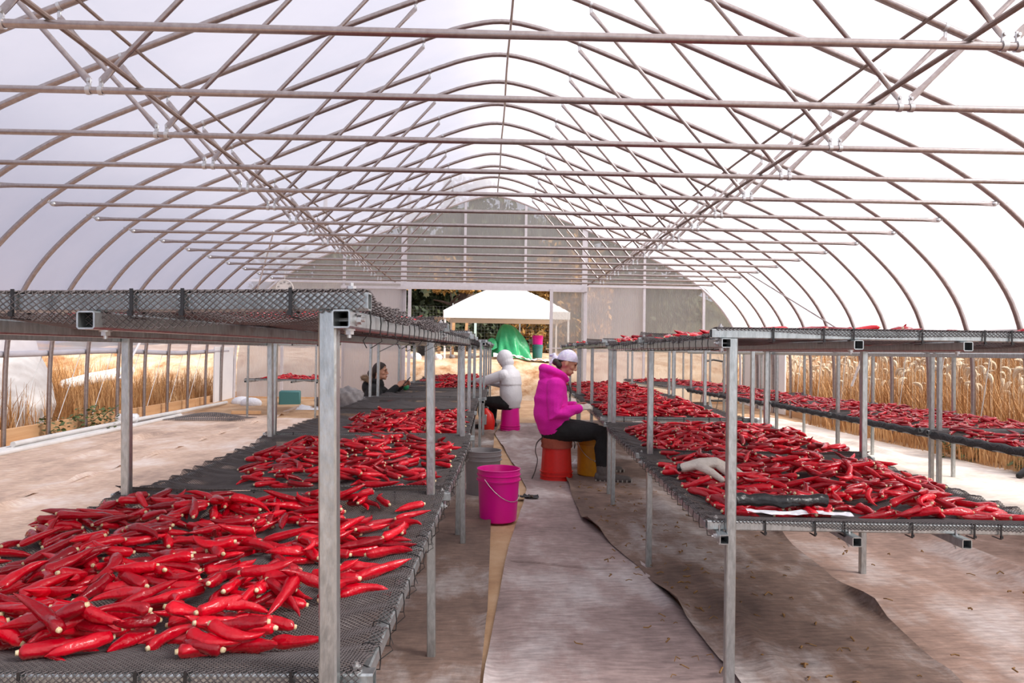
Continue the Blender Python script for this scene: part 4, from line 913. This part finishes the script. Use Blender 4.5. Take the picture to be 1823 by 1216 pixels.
def headscarf(t, hm, hp, J):
    dome(hm, (.101, .084, .109), lambda ph: 1.32 + .52 * (1 - cos(ph)) / 2 + .0 * ph, M['scarf'], 'headscarf', t, .012)
    mb = MB(); mb.ell(hp(-.112, .0, -.015), (.034, .045, .03), 12, 8); mb.tube([hp(-.105, .01, -.01), hp(-.135, .03, .015), hp(-.165, .035, -.01)], [.018, .022, .012], 10, dome=True); mb.tube([hp(-.105, -.01, -.02), hp(-.13, -.03, -.05), hp(-.14, -.04, -.085)], [.016, .02, .010], 10, dome=True)
    remesh('scarf_knot', mb, .006, M['scarf'], t, 3)
    dome(hm, (.097, .081, .104), lambda ph: 1.2 + 1.05 * max(0, -cos(ph) + .25) / 1.25, M['hair'], 'hair', t, .0)
    mb = MB(); mb.ell(hp(-.098, -.035, -.045), (.036, .032, .034), 12, 8); mb.ell(hp(-.06, -.05, -.06), (.03, .022, .035), 12, 8); remesh('hair', mb, .006, M['hair'], t, 1)
def cotton_glove(q, m):
    def f(t, hm, hp, J):
        mb = MB(); el, wr = V(J['el'][q]), V(J['wr'][q]); hd = J['hand'][q]; hand(mb, wr + (wr - el).normalized() * .015, hd[0], hd[1], hd[2], hd[3], .0105, .12); mb.tube([wr - (wr - el).normalized() * .02, wr + (wr - el).normalized() * .03], [.032, .030], 12, dome=True)
        remesh('cotton_glove', mb, .0042, m, t, 2)
    return f
person('seated person in a magenta hoodie and pale headscarf working at the pepper rack', (RBX, RBY, 0), 0, PJ, None, [hoodie, headscarf, trousers(PJ, M['black_cloth']), boots(M['boot'], M['sole']), cotton_glove(0, M['glove'])])
# the person in white, back turned, reaching to the rack
ang = 2.55
WJ = dict(pelvis=(0, 0, .46), chest=(.02, 0, .78), neck=(.065, 0, .96), head=(.11, 0, 1.105), hpitch=.25, hturn=.25,
    sh=[(.03, -.165, .865), (.03, .165, .865)], el=[(.20, -.27, .70), (.30, .26, .76)], wr=[(.44, -.14, .715), (.52, .16, .745)],
    hand=[((1, .1, 0), (0, -.3, 1), (.2, 1, .1), .8), ((1, -.1, 0), (0, .3, 1), (.2, -1, .1), .8)],
    hip=[(.03, -.1, .43), (.03, .1, .43)], kn=[(.40, -.14, .44), (.38, .20, .45)], an=[(.42, -.15, .105), (.36, .22, .105)], toe=[(.60, -.16, .055), (.54, .25, .055)])
def rain_jacket(t, hm, hp, J):
    mb = MB()
    mb.tube([(-.02, 0, .425), (-.015, 0, .47), (-.005, 0, .60), (.0, 0, .72), (.015, 0, .81), (.03, 0, .885), (.045, 0, .94), (.06, 0, .985)], [.142, .150, .150, .152, .150, .128, .104, .082], 48, side=(0, 1, 0), flat=[1.22, 1.22, 1.24, 1.30, 1.36, 1.42, 1.30, 1.12], dome=True)
    for q in (0, 1): sleeve(mb, J['sh'][q], J['el'][q], J['wr'][q], (.080, .079, .074, .048))
    mb.ell(hp(-.002, 0, .010), (.126, .114, .130), 20, 14, hm.to_3x3().to_4x4()); mb.ell(hp(-.02, 0, -.06), (.108, .112, .10), 18, 12, hm.to_3x3().to_4x4())
    o = remesh('rain_jacket', mb, .008, M['jacket_white'], t, 4)
    push(o, lambda x, y, z: .0095 * sin(24 * z + 15 * y + 2.5 * sin(8 * y + 5 * z)) * (1 if z < .70 else .2) + (.0055 if x < .05 and .712 < z and abs(y) < .26 else 0) * max(0, min(1, (.95 - z) / .06)))
person('seated person in a white hooded rain jacket reaching towards the racks', (PBX, PBY, 0), ang, WJ, None, [rain_jacket, trousers(WJ, M['black_cloth']), boots(M['black_cloth'], M['tie']), cotton_glove(0, M['greytarp']), cotton_glove(1, M['greytarp'])])
# the person in black behind the racks
BJ = dict(pelvis=(-.02, 0, .30), chest=(.0, 0, .56), neck=(.03, 0, .775), head=(.055, 0, .925), hpitch=-.02, hturn=-.12,
    sh=[(.0, -.155, .68), (.0, .155, .68)], el=[(.14, -.20, .56), (.16, .2, .60)], wr=[(.30, -.10, .725), (.34, .12, .73)],
    hand=[((.75, .2, .45), (-.4, -.8, .3), (.3, .2, .9), 1.0), ((.8, -.2, .4), (-.3, .8, .3), (.3, -.2, .9), 1.0)],
    hip=[(.03, -.1, .27), (.03, .1, .27)], kn=[(.36, -.14, .38), (.36, .15, .38)], an=[(.40, -.14, .105), (.40, .16, .105)], toe=[(.56, -.15, .055), (.56, .17, .055)])
def parka(t, hm, hp, J):
    mb = MB(); mb.tube([(-.03, 0, .18), (-.02, 0, .30), (-.005, 0, .45), (0, 0, .60), (.01, 0, .70), (.03, 0, .755)], [.16, .165, .155, .15, .135, .085], 44, side=(0, 1, 0), flat=[1.28, 1.28, 1.25, 1.27, 1.32, 1.3], dome=True)
    for q in (0, 1): sleeve(mb, J['sh'][q], J['el'][q], J['wr'][q], (.080, .072, .066, .045), .08)
    mb.tube(spline([(.085, .05, .74), (.03, .09, .79), (-.05, .07, .81), (-.075, 0, .815), (-.05, -.07, .81), (.03, -.09, .79), (.085, -.05, .74)], 4), .03, 10, dome=True)
    mb.ell((-.12, 0, .71), (.06, .11, .09), 14, 9); o = remesh('parka', mb, .008, M['black_cloth'], t, 4)
    mb = MB(); cen = spline([(-.06, .10, .80), (-.12, .07, .82), (-.155, 0, .83), (-.12, -.07, .82), (-.06, -.10, .80)], 5); mb.tube(cen, .028, 10, dome=True)
    rr = random.Random(3)
    for q in range(520):
        p = rr.choice(cen) + V((rr.gauss(0, .012), rr.gauss(0, .016), rr.gauss(0, .012))); d = V((rr.gauss(-.3, 1), rr.gauss(0, 1), rr.gauss(.3, 1))).normalized(); mb.tube([p, p + d * rr.uniform(.03, .055)], [.005, .0008], 4)
    mb.build('fur_trim', M['fur'], o)
def dark_hair(t, hm, hp, J):
    dome(hm, (.103, .086, .112), lambda ph: .88 + 1.38 * ((1 - cos(ph)) / 2) ** .75, M['hair'], 'hair', t, .012, thick=.012)
    mb = MB(); mb.tube([hp(-.05, 0, .0), hp(-.09, 0, -.05), hp(-.085, -.01, -.11)], [.07, .062, .040], 14, dome=True); mb.ell(hp(-.125, 0, -.03), (.045, .05, .05), 14, 9); remesh('hair', mb, .007, M['hair'], t, 2)
BL = (-1.475, 9.65, .0)
person('seated person with dark tied hair in a black parka with fur trim, holding a phone', BL, 0, BJ, None, [parka, dark_hair, trousers(BJ, M['black_cloth']), boots(M['black_cloth'], M['tie'])])
t = thing('phone', 'black phone held up in the hand of the person in the black parka', 'phone', (BL[0] + .425, BL[1] - .075, .80)); t.rotation_euler = (0, .75, .2)
MB().box((0, 0, 0), (.009, .07, .145), bev=.004).build('phone_body', M['phone'], t)
t = thing('low_stool', 'low wooden stool under the person in the black parka', 'stool', (BL[0] - .03, BL[1], .02))
MB().box((0, 0, .125), (.30, .26, .03), bev=.006).build('seat', M['wood'], t)
for x in (-.12, .12):
    for y in (-.1, .1): MB().box((x, y, .056), (.035, .035, .112), bev=.004).build('leg', M['wood'], t)

# ---------------------------------------------------------------- outdoors
def terrain(name, x0, x1, y0, y1, fn, m, nx, ny):
    mb = MB(); mb.grid(lambda u, v: (x0 + (x1 - x0) * u, y0 + (y1 - y0) * v, fn(x0 + (x1 - x0) * u, y0 + (y1 - y0) * v)), nx, ny); return struct(mb.build(name, m))
def sst(a, b, x): t = max(0, min(1, (x - a) / (b - a))); return t * t * (3 - 2 * t)
def zback(x, y): return .08 + .92 * sst(16.6, 18.7, y) + .10 * fnoise(x, y, 1.1) * sst(16.3, 17.5, y) + .05 * sst(18, 30, y) * (y - 18) * .4
def zleft(x, y): return -.03 + .55 * sst(6.5, 13, -x) + .9 * sst(12, 24, -x) + .06 * fnoise(x, y, 1.3)
def zright(x, y): return -.03 + 1.2 * sst(7.5, 13, x) + 1.2 * sst(12, 22, x) + .06 * fnoise(x, y, 1.3)
terrain('ground_back', -14, 14, 16.25, 40, zback, M['bank'], 70, 60)
terrain('ground_left', -30, -5.82, -6, 34, zleft, M['straw'], 60, 80); terrain('ground_right', 6.05, 30, -6, 34, zright, M['straw'], 60, 80)
def blades(name, n, xf, zf, hr, wd, m, lab, yr, cat='grass', seed=1):
    g = np.random.default_rng(seed); x = xf(g.random(n)); y = yr[0] + (yr[1] - yr[0]) * g.random(n)
    ok = (x + 7.0) ** 2 + (y - 10.35) ** 2 > .85 ** 2; x, y = x[ok], y[ok]; n = len(x)
    z = np.array([zf(a, b) for a, b in zip(x, y)]); h = hr[0] + (hr[1] - hr[0]) * g.random(n) ** 1.3; a = g.random(n) * 6.283; ln = g.random(n) * .55 * h; w = wd * (.5 + g.random(n))
    dx, dy = np.cos(a), np.sin(a); p = np.stack([x, y, z], 1); ld = np.stack([dx, dy, 0 * dx], 1); sd_ = np.stack([-dy, dx, 0 * dx], 1); up_ = np.array([0, 0, 1.])
    V0 = [p - sd_ * w[:, None], p + sd_ * w[:, None], p + ld * (ln * .3)[:, None] + up_ * (h * .55)[:, None] + sd_ * (w * .8)[:, None], p + ld * (ln * .3)[:, None] + up_ * (h * .55)[:, None] - sd_ * (w * .8)[:, None],
          p + ld * ln[:, None] + up_ * h[:, None] + sd_ * (w * .15)[:, None], p + ld * ln[:, None] + up_ * h[:, None] - sd_ * (w * .15)[:, None]]
    Vs = np.stack(V0, 1).reshape(-1, 3); b = np.arange(n)[:, None] * 6
    f = np.concatenate([b + np.array([[0, 1, 2, 3]]), b + np.array([[3, 2, 4, 5]])]); return tag(link(name, npmesh(name, Vs, f, m)), lab, cat, None, 'stuff')
blades('dry_grass', 42000, lambda r: -6.05 - 11 * r ** 1.3, zleft, (.2, .8), .006, M['grass'], 'dry tan grass growing outside the open side by the bulk bag', (5, 24), seed=1)
blades('dry_grass', 42000, lambda r: 6.3 + 8 * r ** 1.5, zright, (.3, 1.1), .006, M['grass'], 'tall golden grass growing outside the open side behind the black edged racks', (4, 22), seed=2)
mb = MB(); rr = random.Random(5)
for q in range(900):
    x = 6.35 + 5 * rr.random() ** 1.7; y = rr.uniform(5, 20); z = zright(x, y); h = rr.uniform(.7, 1.35); a = rr.uniform(0, 6.28); s = rr.uniform(.9, 1.6)
    pts = [(x + cos(a) * .10 * u ** 2.2 * s, y + sin(a) * .10 * u ** 2.2 * s, z + h + .15 * s * (u - .42 * u ** 3)) for u in np.linspace(0, 1, 7)]
    mb.tube(pts, [.005, .012 * s, .018 * s, .021 * s, .02 * s, .014 * s, .004], 7, cap=False); mb.tube([(x, y, z), pts[0]], .0035, 4, cap=False)
tag(mb.build('grass_plumes', M['plume']), 'feathery pale seed plumes nodding above the tall golden grass', 'grass plumes', None, 'stuff')
blades('dry_grass', 2500, lambda r: 5.45 + .75 * r, lambda x, y: .05 if x < 5.9 else .12, (.10, .42), .006, M['grass'], 'tufts of dry grass leaning over the side board under the black edged racks', (5.5, 12), seed=4)
for q, (y, sd_) in enumerate(((7.15, 4), (8.35, 6))): leafy('weed_bush', (5.7, y, .03), 130, .25, .3, M['weed'], ['green tuft in the dry grass under the nearest black edged rack', 'green tuft in the dry grass under the second black edged rack'][q], 'weed', .09, sd_)
# bulk bag
t = thing('bulk_bag', 'big white bulk bag with red printing standing in the grass outside', 'bulk bag', (-7.0, 10.35, zleft(-7.0, 10.35) - .05))
mb = MB(); mb.tube([(0, 0, .1), (0, 0, .35), (-.02, 0, .7), (-.08, 0, 1.0), (-.12, 0, 1.25), (-.2, 0, 1.5)], [.72, .80, .74, .66, .62, .45], 40, side=(1, 0, 0), dome=True); o = remesh('bag_body', mb, .035, M['bulkbag'], t, 2)
push(o, lambda x, y, z: .035 * fnoise(x * 5, y * 5 + z * 3.5, 1.2))
for z, w_ in ((.88, .30), (.98, .22), (1.10, .34), (1.2, .2)):
    mb = MB(); mb.grid(lambda u, v: (lambda a: (-.09 + (.70 if z < 1.05 else .665) * cos(a), (.70 if z < 1.05 else .665) * sin(a), z + .05 * v))(-1.25 + w_ * 1.6 * u), 8, 1); mb.build('red_print', M['red_print'], t)
mb = MB(); mb.tube([(-8.0, 13.9, .46), (-8.2, 15.2, .52), (-8.45, 16.6, .55), (-8.65, 17.7, .60)], [.10, .13, .14, .12], 12, dome=True); tag(mb.build('white_sheet_roll', M['bulkbag']), 'long pale roll of sheeting lying in the dry grass outside', 'sheet roll')
tag(MB().tube([(-8.4, y, 1.15 + .01 * sin(y * 3)) for y in np.arange(11, 18, .5)], .02, 6).build('fence_pipe', M['galv']), 'grey pipe running level through the dry grass outside', 'pipe')
# canopy tent
TY = 20.6
t = thing('canopy_tent', 'white pop up canopy tent standing on the bank beyond the doorway', 'canopy tent', (.55, TY, 0))
hw = 1.68; ez = 2.28; pz = 3.18
mb = MB()
def roof(u, v):
    x, y = -hw + 2 * hw * u, -hw + 2 * hw * v; m1 = max(abs(x), abs(y)) / hw; e = 1 - m1
    return (x, y, ez + (pz - ez) * (e + .06 * sin(PI * e)))
mb.grid(roof, 24, 24)
mb.build('canopy', M['tent'], t, angle=20)
for a in range(4):
    mb = MB(); rz_ = Matrix.Rotation(a * PI / 2, 4, 'Z'); mb.grid(lambda u, v: tuple(rz_ @ V((-hw + 2 * hw * u, -hw - .012, ez - .20 * v))), 12, 2); mb.build('valance', M['tent'], t)
for x in (-1, 1):
    for y in (-1, 1):
        g = zback(.62 + x * hw, TY + y * hw); MB().box((x * (hw - .04), y * (hw - .04), (g + ez) / 2), (.05, .05, ez - g)).build('leg', M['white'], t)
for x0, y0, x1, y1 in ((-1, -1, 1, -1), (-1, 1, 1, 1), (-1, -1, -1, 1), (1, -1, 1, 1)): MB().tube([(x0 * 1.56, y0 * 1.56, ez - .06), (x1 * 1.56, y1 * 1.56, ez - .06)], .018, 6).build('truss_bar', M['galv'], t)
# tarpaulin heap
t = tag(link('tarpaulin_heap', None, None, (.72, 19.5, zback(.72, 19.5) - .03)), 'green tarpaulin draped over a pile under the canopy tent', 'tarpaulin')
def drape(u, v):
    a = u * 2 * PI; ca = cos(a); Rr = .42 + .30 * max(0, ca) ** 1.5 + .08 * sin(a) ** 2; w_ = v ** .62
    f = 1 + .11 * v ** .7 * sin(7 * a + 5 * v) + .06 * v * sin(13 * a + 1 - 6 * v)
    hz = 1.0 * (1 - v ** 1.35) + .04 * sin(9 * a + 6 * v) * v * (1 - v) * 4 * .6
    return (-.20 + Rr * w_ * f * ca + .05 * v, Rr * w_ * f * sin(a) * .8, max(.0, hz))
MB().grid(drape, 96, 30).build('tarpaulin', M['tarp'], t)
MB().grid(lambda u, v: (-.56 + .26 * v * cos(u * 2 * PI) * (1 + .1 * sin(u * 30)), -.12 + .18 * v * sin(u * 2 * PI), .62 - .30 * v ** 1.6 + .03 * sin(u * 31) * v), 40, 8).build('tarpaulin_fold', M['tarp'], t)
bucket((1.42, 19.6, zback(1.42, 19.6) + .25), M['magenta'], 'magenta bucket stacked on a teal one beside the green tarpaulin', 0, handle=False)
bucket((1.42, 19.6, zback(1.42, 19.6)), M['teal'], 'teal bucket under a magenta one beside the green tarpaulin', 0, handle=False)
mb = MB(); mb.grid(lambda u, v: (.2 + 2.0 * u, 18.5 + .5 * v, zback(.2 + 2 * u, 18.5 + .5 * v) + .03 + .08 * abs(fnoise(u * 7, v * 3, 1.4))), 40, 8); tag(mb.build('plastic_sheet', M['paper']), 'crumpled pale plastic sheet lying at the crest of the dirt bank', 'plastic sheet')
for q, (x, y, s) in enumerate(((-1.85, 18.9, .16), (-1.25, 19.0, .12), (-.35, 18.9, .10), (-.9, 19.2, .08))):
    o = MB().ell((0, 0, s * .5), (s, s * .8, s * .8), 12, 8).build('rubble', M['paper'] if q < 2 else M['greytarp']); o.location = (x, y, zback(x, y)); tag(o, ['white lump on the crest of the bank, farthest from the tarpaulin', 'smaller white lump on the bank by the tent leg', 'grey lump on the bank nearest the tarpaulin', 'small dark lump on the bank between the white and grey ones'][q], 'rubble')
t = thing('barrel', 'dark drum with a yellow and teal cover on the bank by the door jamb', 'drum', (-1.75, 20.3, zback(-1.75, 20.3))); MB().lathe([(.01, 0), (.2, 0), (.21, .3), (.2, .5), (.01, .5)], n=24).build('drum_body', M['tie'], t); MB().lathe([(.01, .5), (.23, .5), (.23, .56), (.01, .57)], n=24).build('drum_lid', M['teal'], t)
terrain('hill_back', -26, 26, 35, 48, lambda x, y: .8 + sst(35, 40, y) * (7.2 - .30 * abs(x)) + .5 * fnoise(x, y, .8), M['woods'], 80, 20)
# wire fence
t = thing('wire_fence', 'square mesh wire fence in front of the dark trees', 'fence', (0, 25.5, 0))
mb = MB(); gz = zback(0, 25.5)
for x in np.arange(-5, 5.01, .115): mb.tube([(x, 0, gz), (x, 0, gz + 1.75)], .0018, 3, False)
for z in np.arange(0, 1.8, .115): mb.tube([(-5, 0, gz + z), (5, 0, gz + z)], .0018, 3, False)
mb.build('wire_mesh', M['wire'], t)
for x in (-3.6, -1.2, 1.2, 3.6): MB().tube([(x, .04, gz - .1), (x, .04, gz + 1.85)], .03, 8).build('post', M['galv'], t)
tag(MB().box((-.35, 23.2, (gz + 2.3) / 2 + .2), (.08, .08, 2.5 - gz + .6)).build('aqua_post', M['aqua']), 'pale aqua post standing behind the canopy tent', 'post')
t = thing('pallet_frame', 'brown wooden frame leaning behind the canopy tent', 'frame', (-1.15, 22.8, zback(-1.1, 22.8)))
for x in (-.35, .1, .5): MB().box((x, 0, .55), (.09, .06, 1.25), 0, 0, Matrix.Rotation(.10 * (x + .2), 4, 'Y')).build('upright', M['wood'], t)
MB().box((.05, 0, 1.15), (1.1, .07, .09)).build('rail', M['wood'], t)
# trees
def tree(loc, h, tr, lean, cr, cz, n, m, label, leaf=.16, branches=5, seed=0, low=.25):
    rr = random.Random(seed); t = thing('tree', label, 'tree', loc, 0, 'trees beyond the doorway')
    if tr: MB().tube(spline([(0, 0, -.2), (lean * .3, 0, h * .3), (lean * .6, .1, h * .6), (lean, 0, h)], 4), [tr * (1.25 - .9 * i / 12) for i in range(13)], 12).build('trunk', M['bark'], t)
    for q in range(branches):
        a = rr.uniform(0, 6.28); z0 = h * rr.uniform(.25, .7); L = rr.uniform(.8, 1.8)
        MB().tube(spline([(lean * z0 / h, 0, z0), (lean * z0 / h + cos(a) * L * .5, sin(a) * L * .3, z0 + L * .12), (lean * z0 / h + cos(a) * L, sin(a) * L * .6, z0 - L * .10 * rr.random() + .3)], 4), [.05 * (1 - i / 10) + .01 for i in range(9)], 6).build('branch', M['bark'], t)
    g = np.random.default_rng(seed); u = g.normal(size=(n, 3)); u /= np.linalg.norm(u, axis=1)[:, None]; r = g.random(n) ** .45; P = u * r[:, None] * np.array(cr); P = P + .22 * np.array(cr) * np.sin(P * 5 + seed); P[:, 2] += cz; P[:, 0] += lean * .6
    P = P[P[:, 2] > low]; n = len(P); a = g.normal(size=(n, 3)); a /= np.linalg.norm(a, axis=1)[:, None]; b = np.cross(a, g.normal(size=(n, 3))); b /= np.linalg.norm(b, axis=1)[:, None]; s = leaf * (.6 + .8 * g.random(n))[:, None]
    Vs = np.stack([P - a * s, P + b * s * .5, P + a * s, P - b * s * .5], 1).reshape(-1, 3); link('crown', npmesh('crown', Vs, np.arange(n * 4).reshape(-1, 4), m, False), t); return t
G = lambda x, y: (x, y, zback(x, y))
tree(G(-1.0, 29), 7, .33, .5, (2.0, 1.5, 1.7), 5.0, 5200, M['leaf_dark'], 'dark tree with the thick leaning brown trunk seen through the doorway', seed=1)
tree(G(-3.6, 31), 7, .2, .2, (2.8, 1.6, 2.7), 2.9, 9000, M['leaf_dark'], 'dark leafy tree behind the door jamb, beside the thick trunk', seed=2)
tree(G(3.4, 29.5), 5, .12, .2, (1.9, 1.2, 2.3), 2.2, 7000, M['leaf_gold'], 'golden autumn tree rising behind the tent on the sliding door side', seed=3, leaf=.13)
tree(G(2.2, 27.2), 2, .06, .1, (1.5, .8, 1.0), .9, 3600, M['leaf_gold'], 'low golden bush behind the green tarpaulin', seed=4, leaf=.11, branches=2, low=.05)
tree(G(.8, 32), 8, .22, -.2, (2.4, 1.6, 3.0), 3.5, 8000, M['leaf_dark'], 'dark leafy tree directly behind the tent peak', seed=5)
tree(G(-1.2, 28.2), 3.0, .04, -.3, (1.6, .8, .9), 2.9, 900, M['leaf_gold'], 'thin bare tree with sparse yellow leaves in front of the thick trunk', seed=6, leaf=.10, branches=7)
tree(G(6.6, 31), 7, .2, .2, (3.0, 1.8, 2.3), 2.4, 7000, M['leaf_dark'], 'dark leafy tree blurred behind the panels on the sliding door side', seed=7)
tree(G(-7.2, 31), 7, .2, .2, (3.0, 1.8, 2.2), 2.3, 7000, M['leaf_dark'], 'dark leafy tree blurred behind the panels beyond the dial', seed=8)
tree(G(-2.4, 27), 1.5, .04, 0, (1.6, .7, .9), .7, 3000, M['leaf_dark'], 'low dark bush behind the fence near the door jamb', seed=9, branches=0, low=.05, leaf=.12)
tree(G(.3, 27.6), 1.5, .04, 0, (1.7, .7, .9), .7, 3000, M['leaf_dark'], 'low dark bush behind the fence beyond the tent leg', seed=10, branches=0, low=.05, leaf=.12)
tree(G(3.6, 33), 9, .25, 0, (2.6, 1.8, 2.0), 4.6, 8000, M['leaf_dark'], 'tall dark tree blurred above the door header', seed=11)
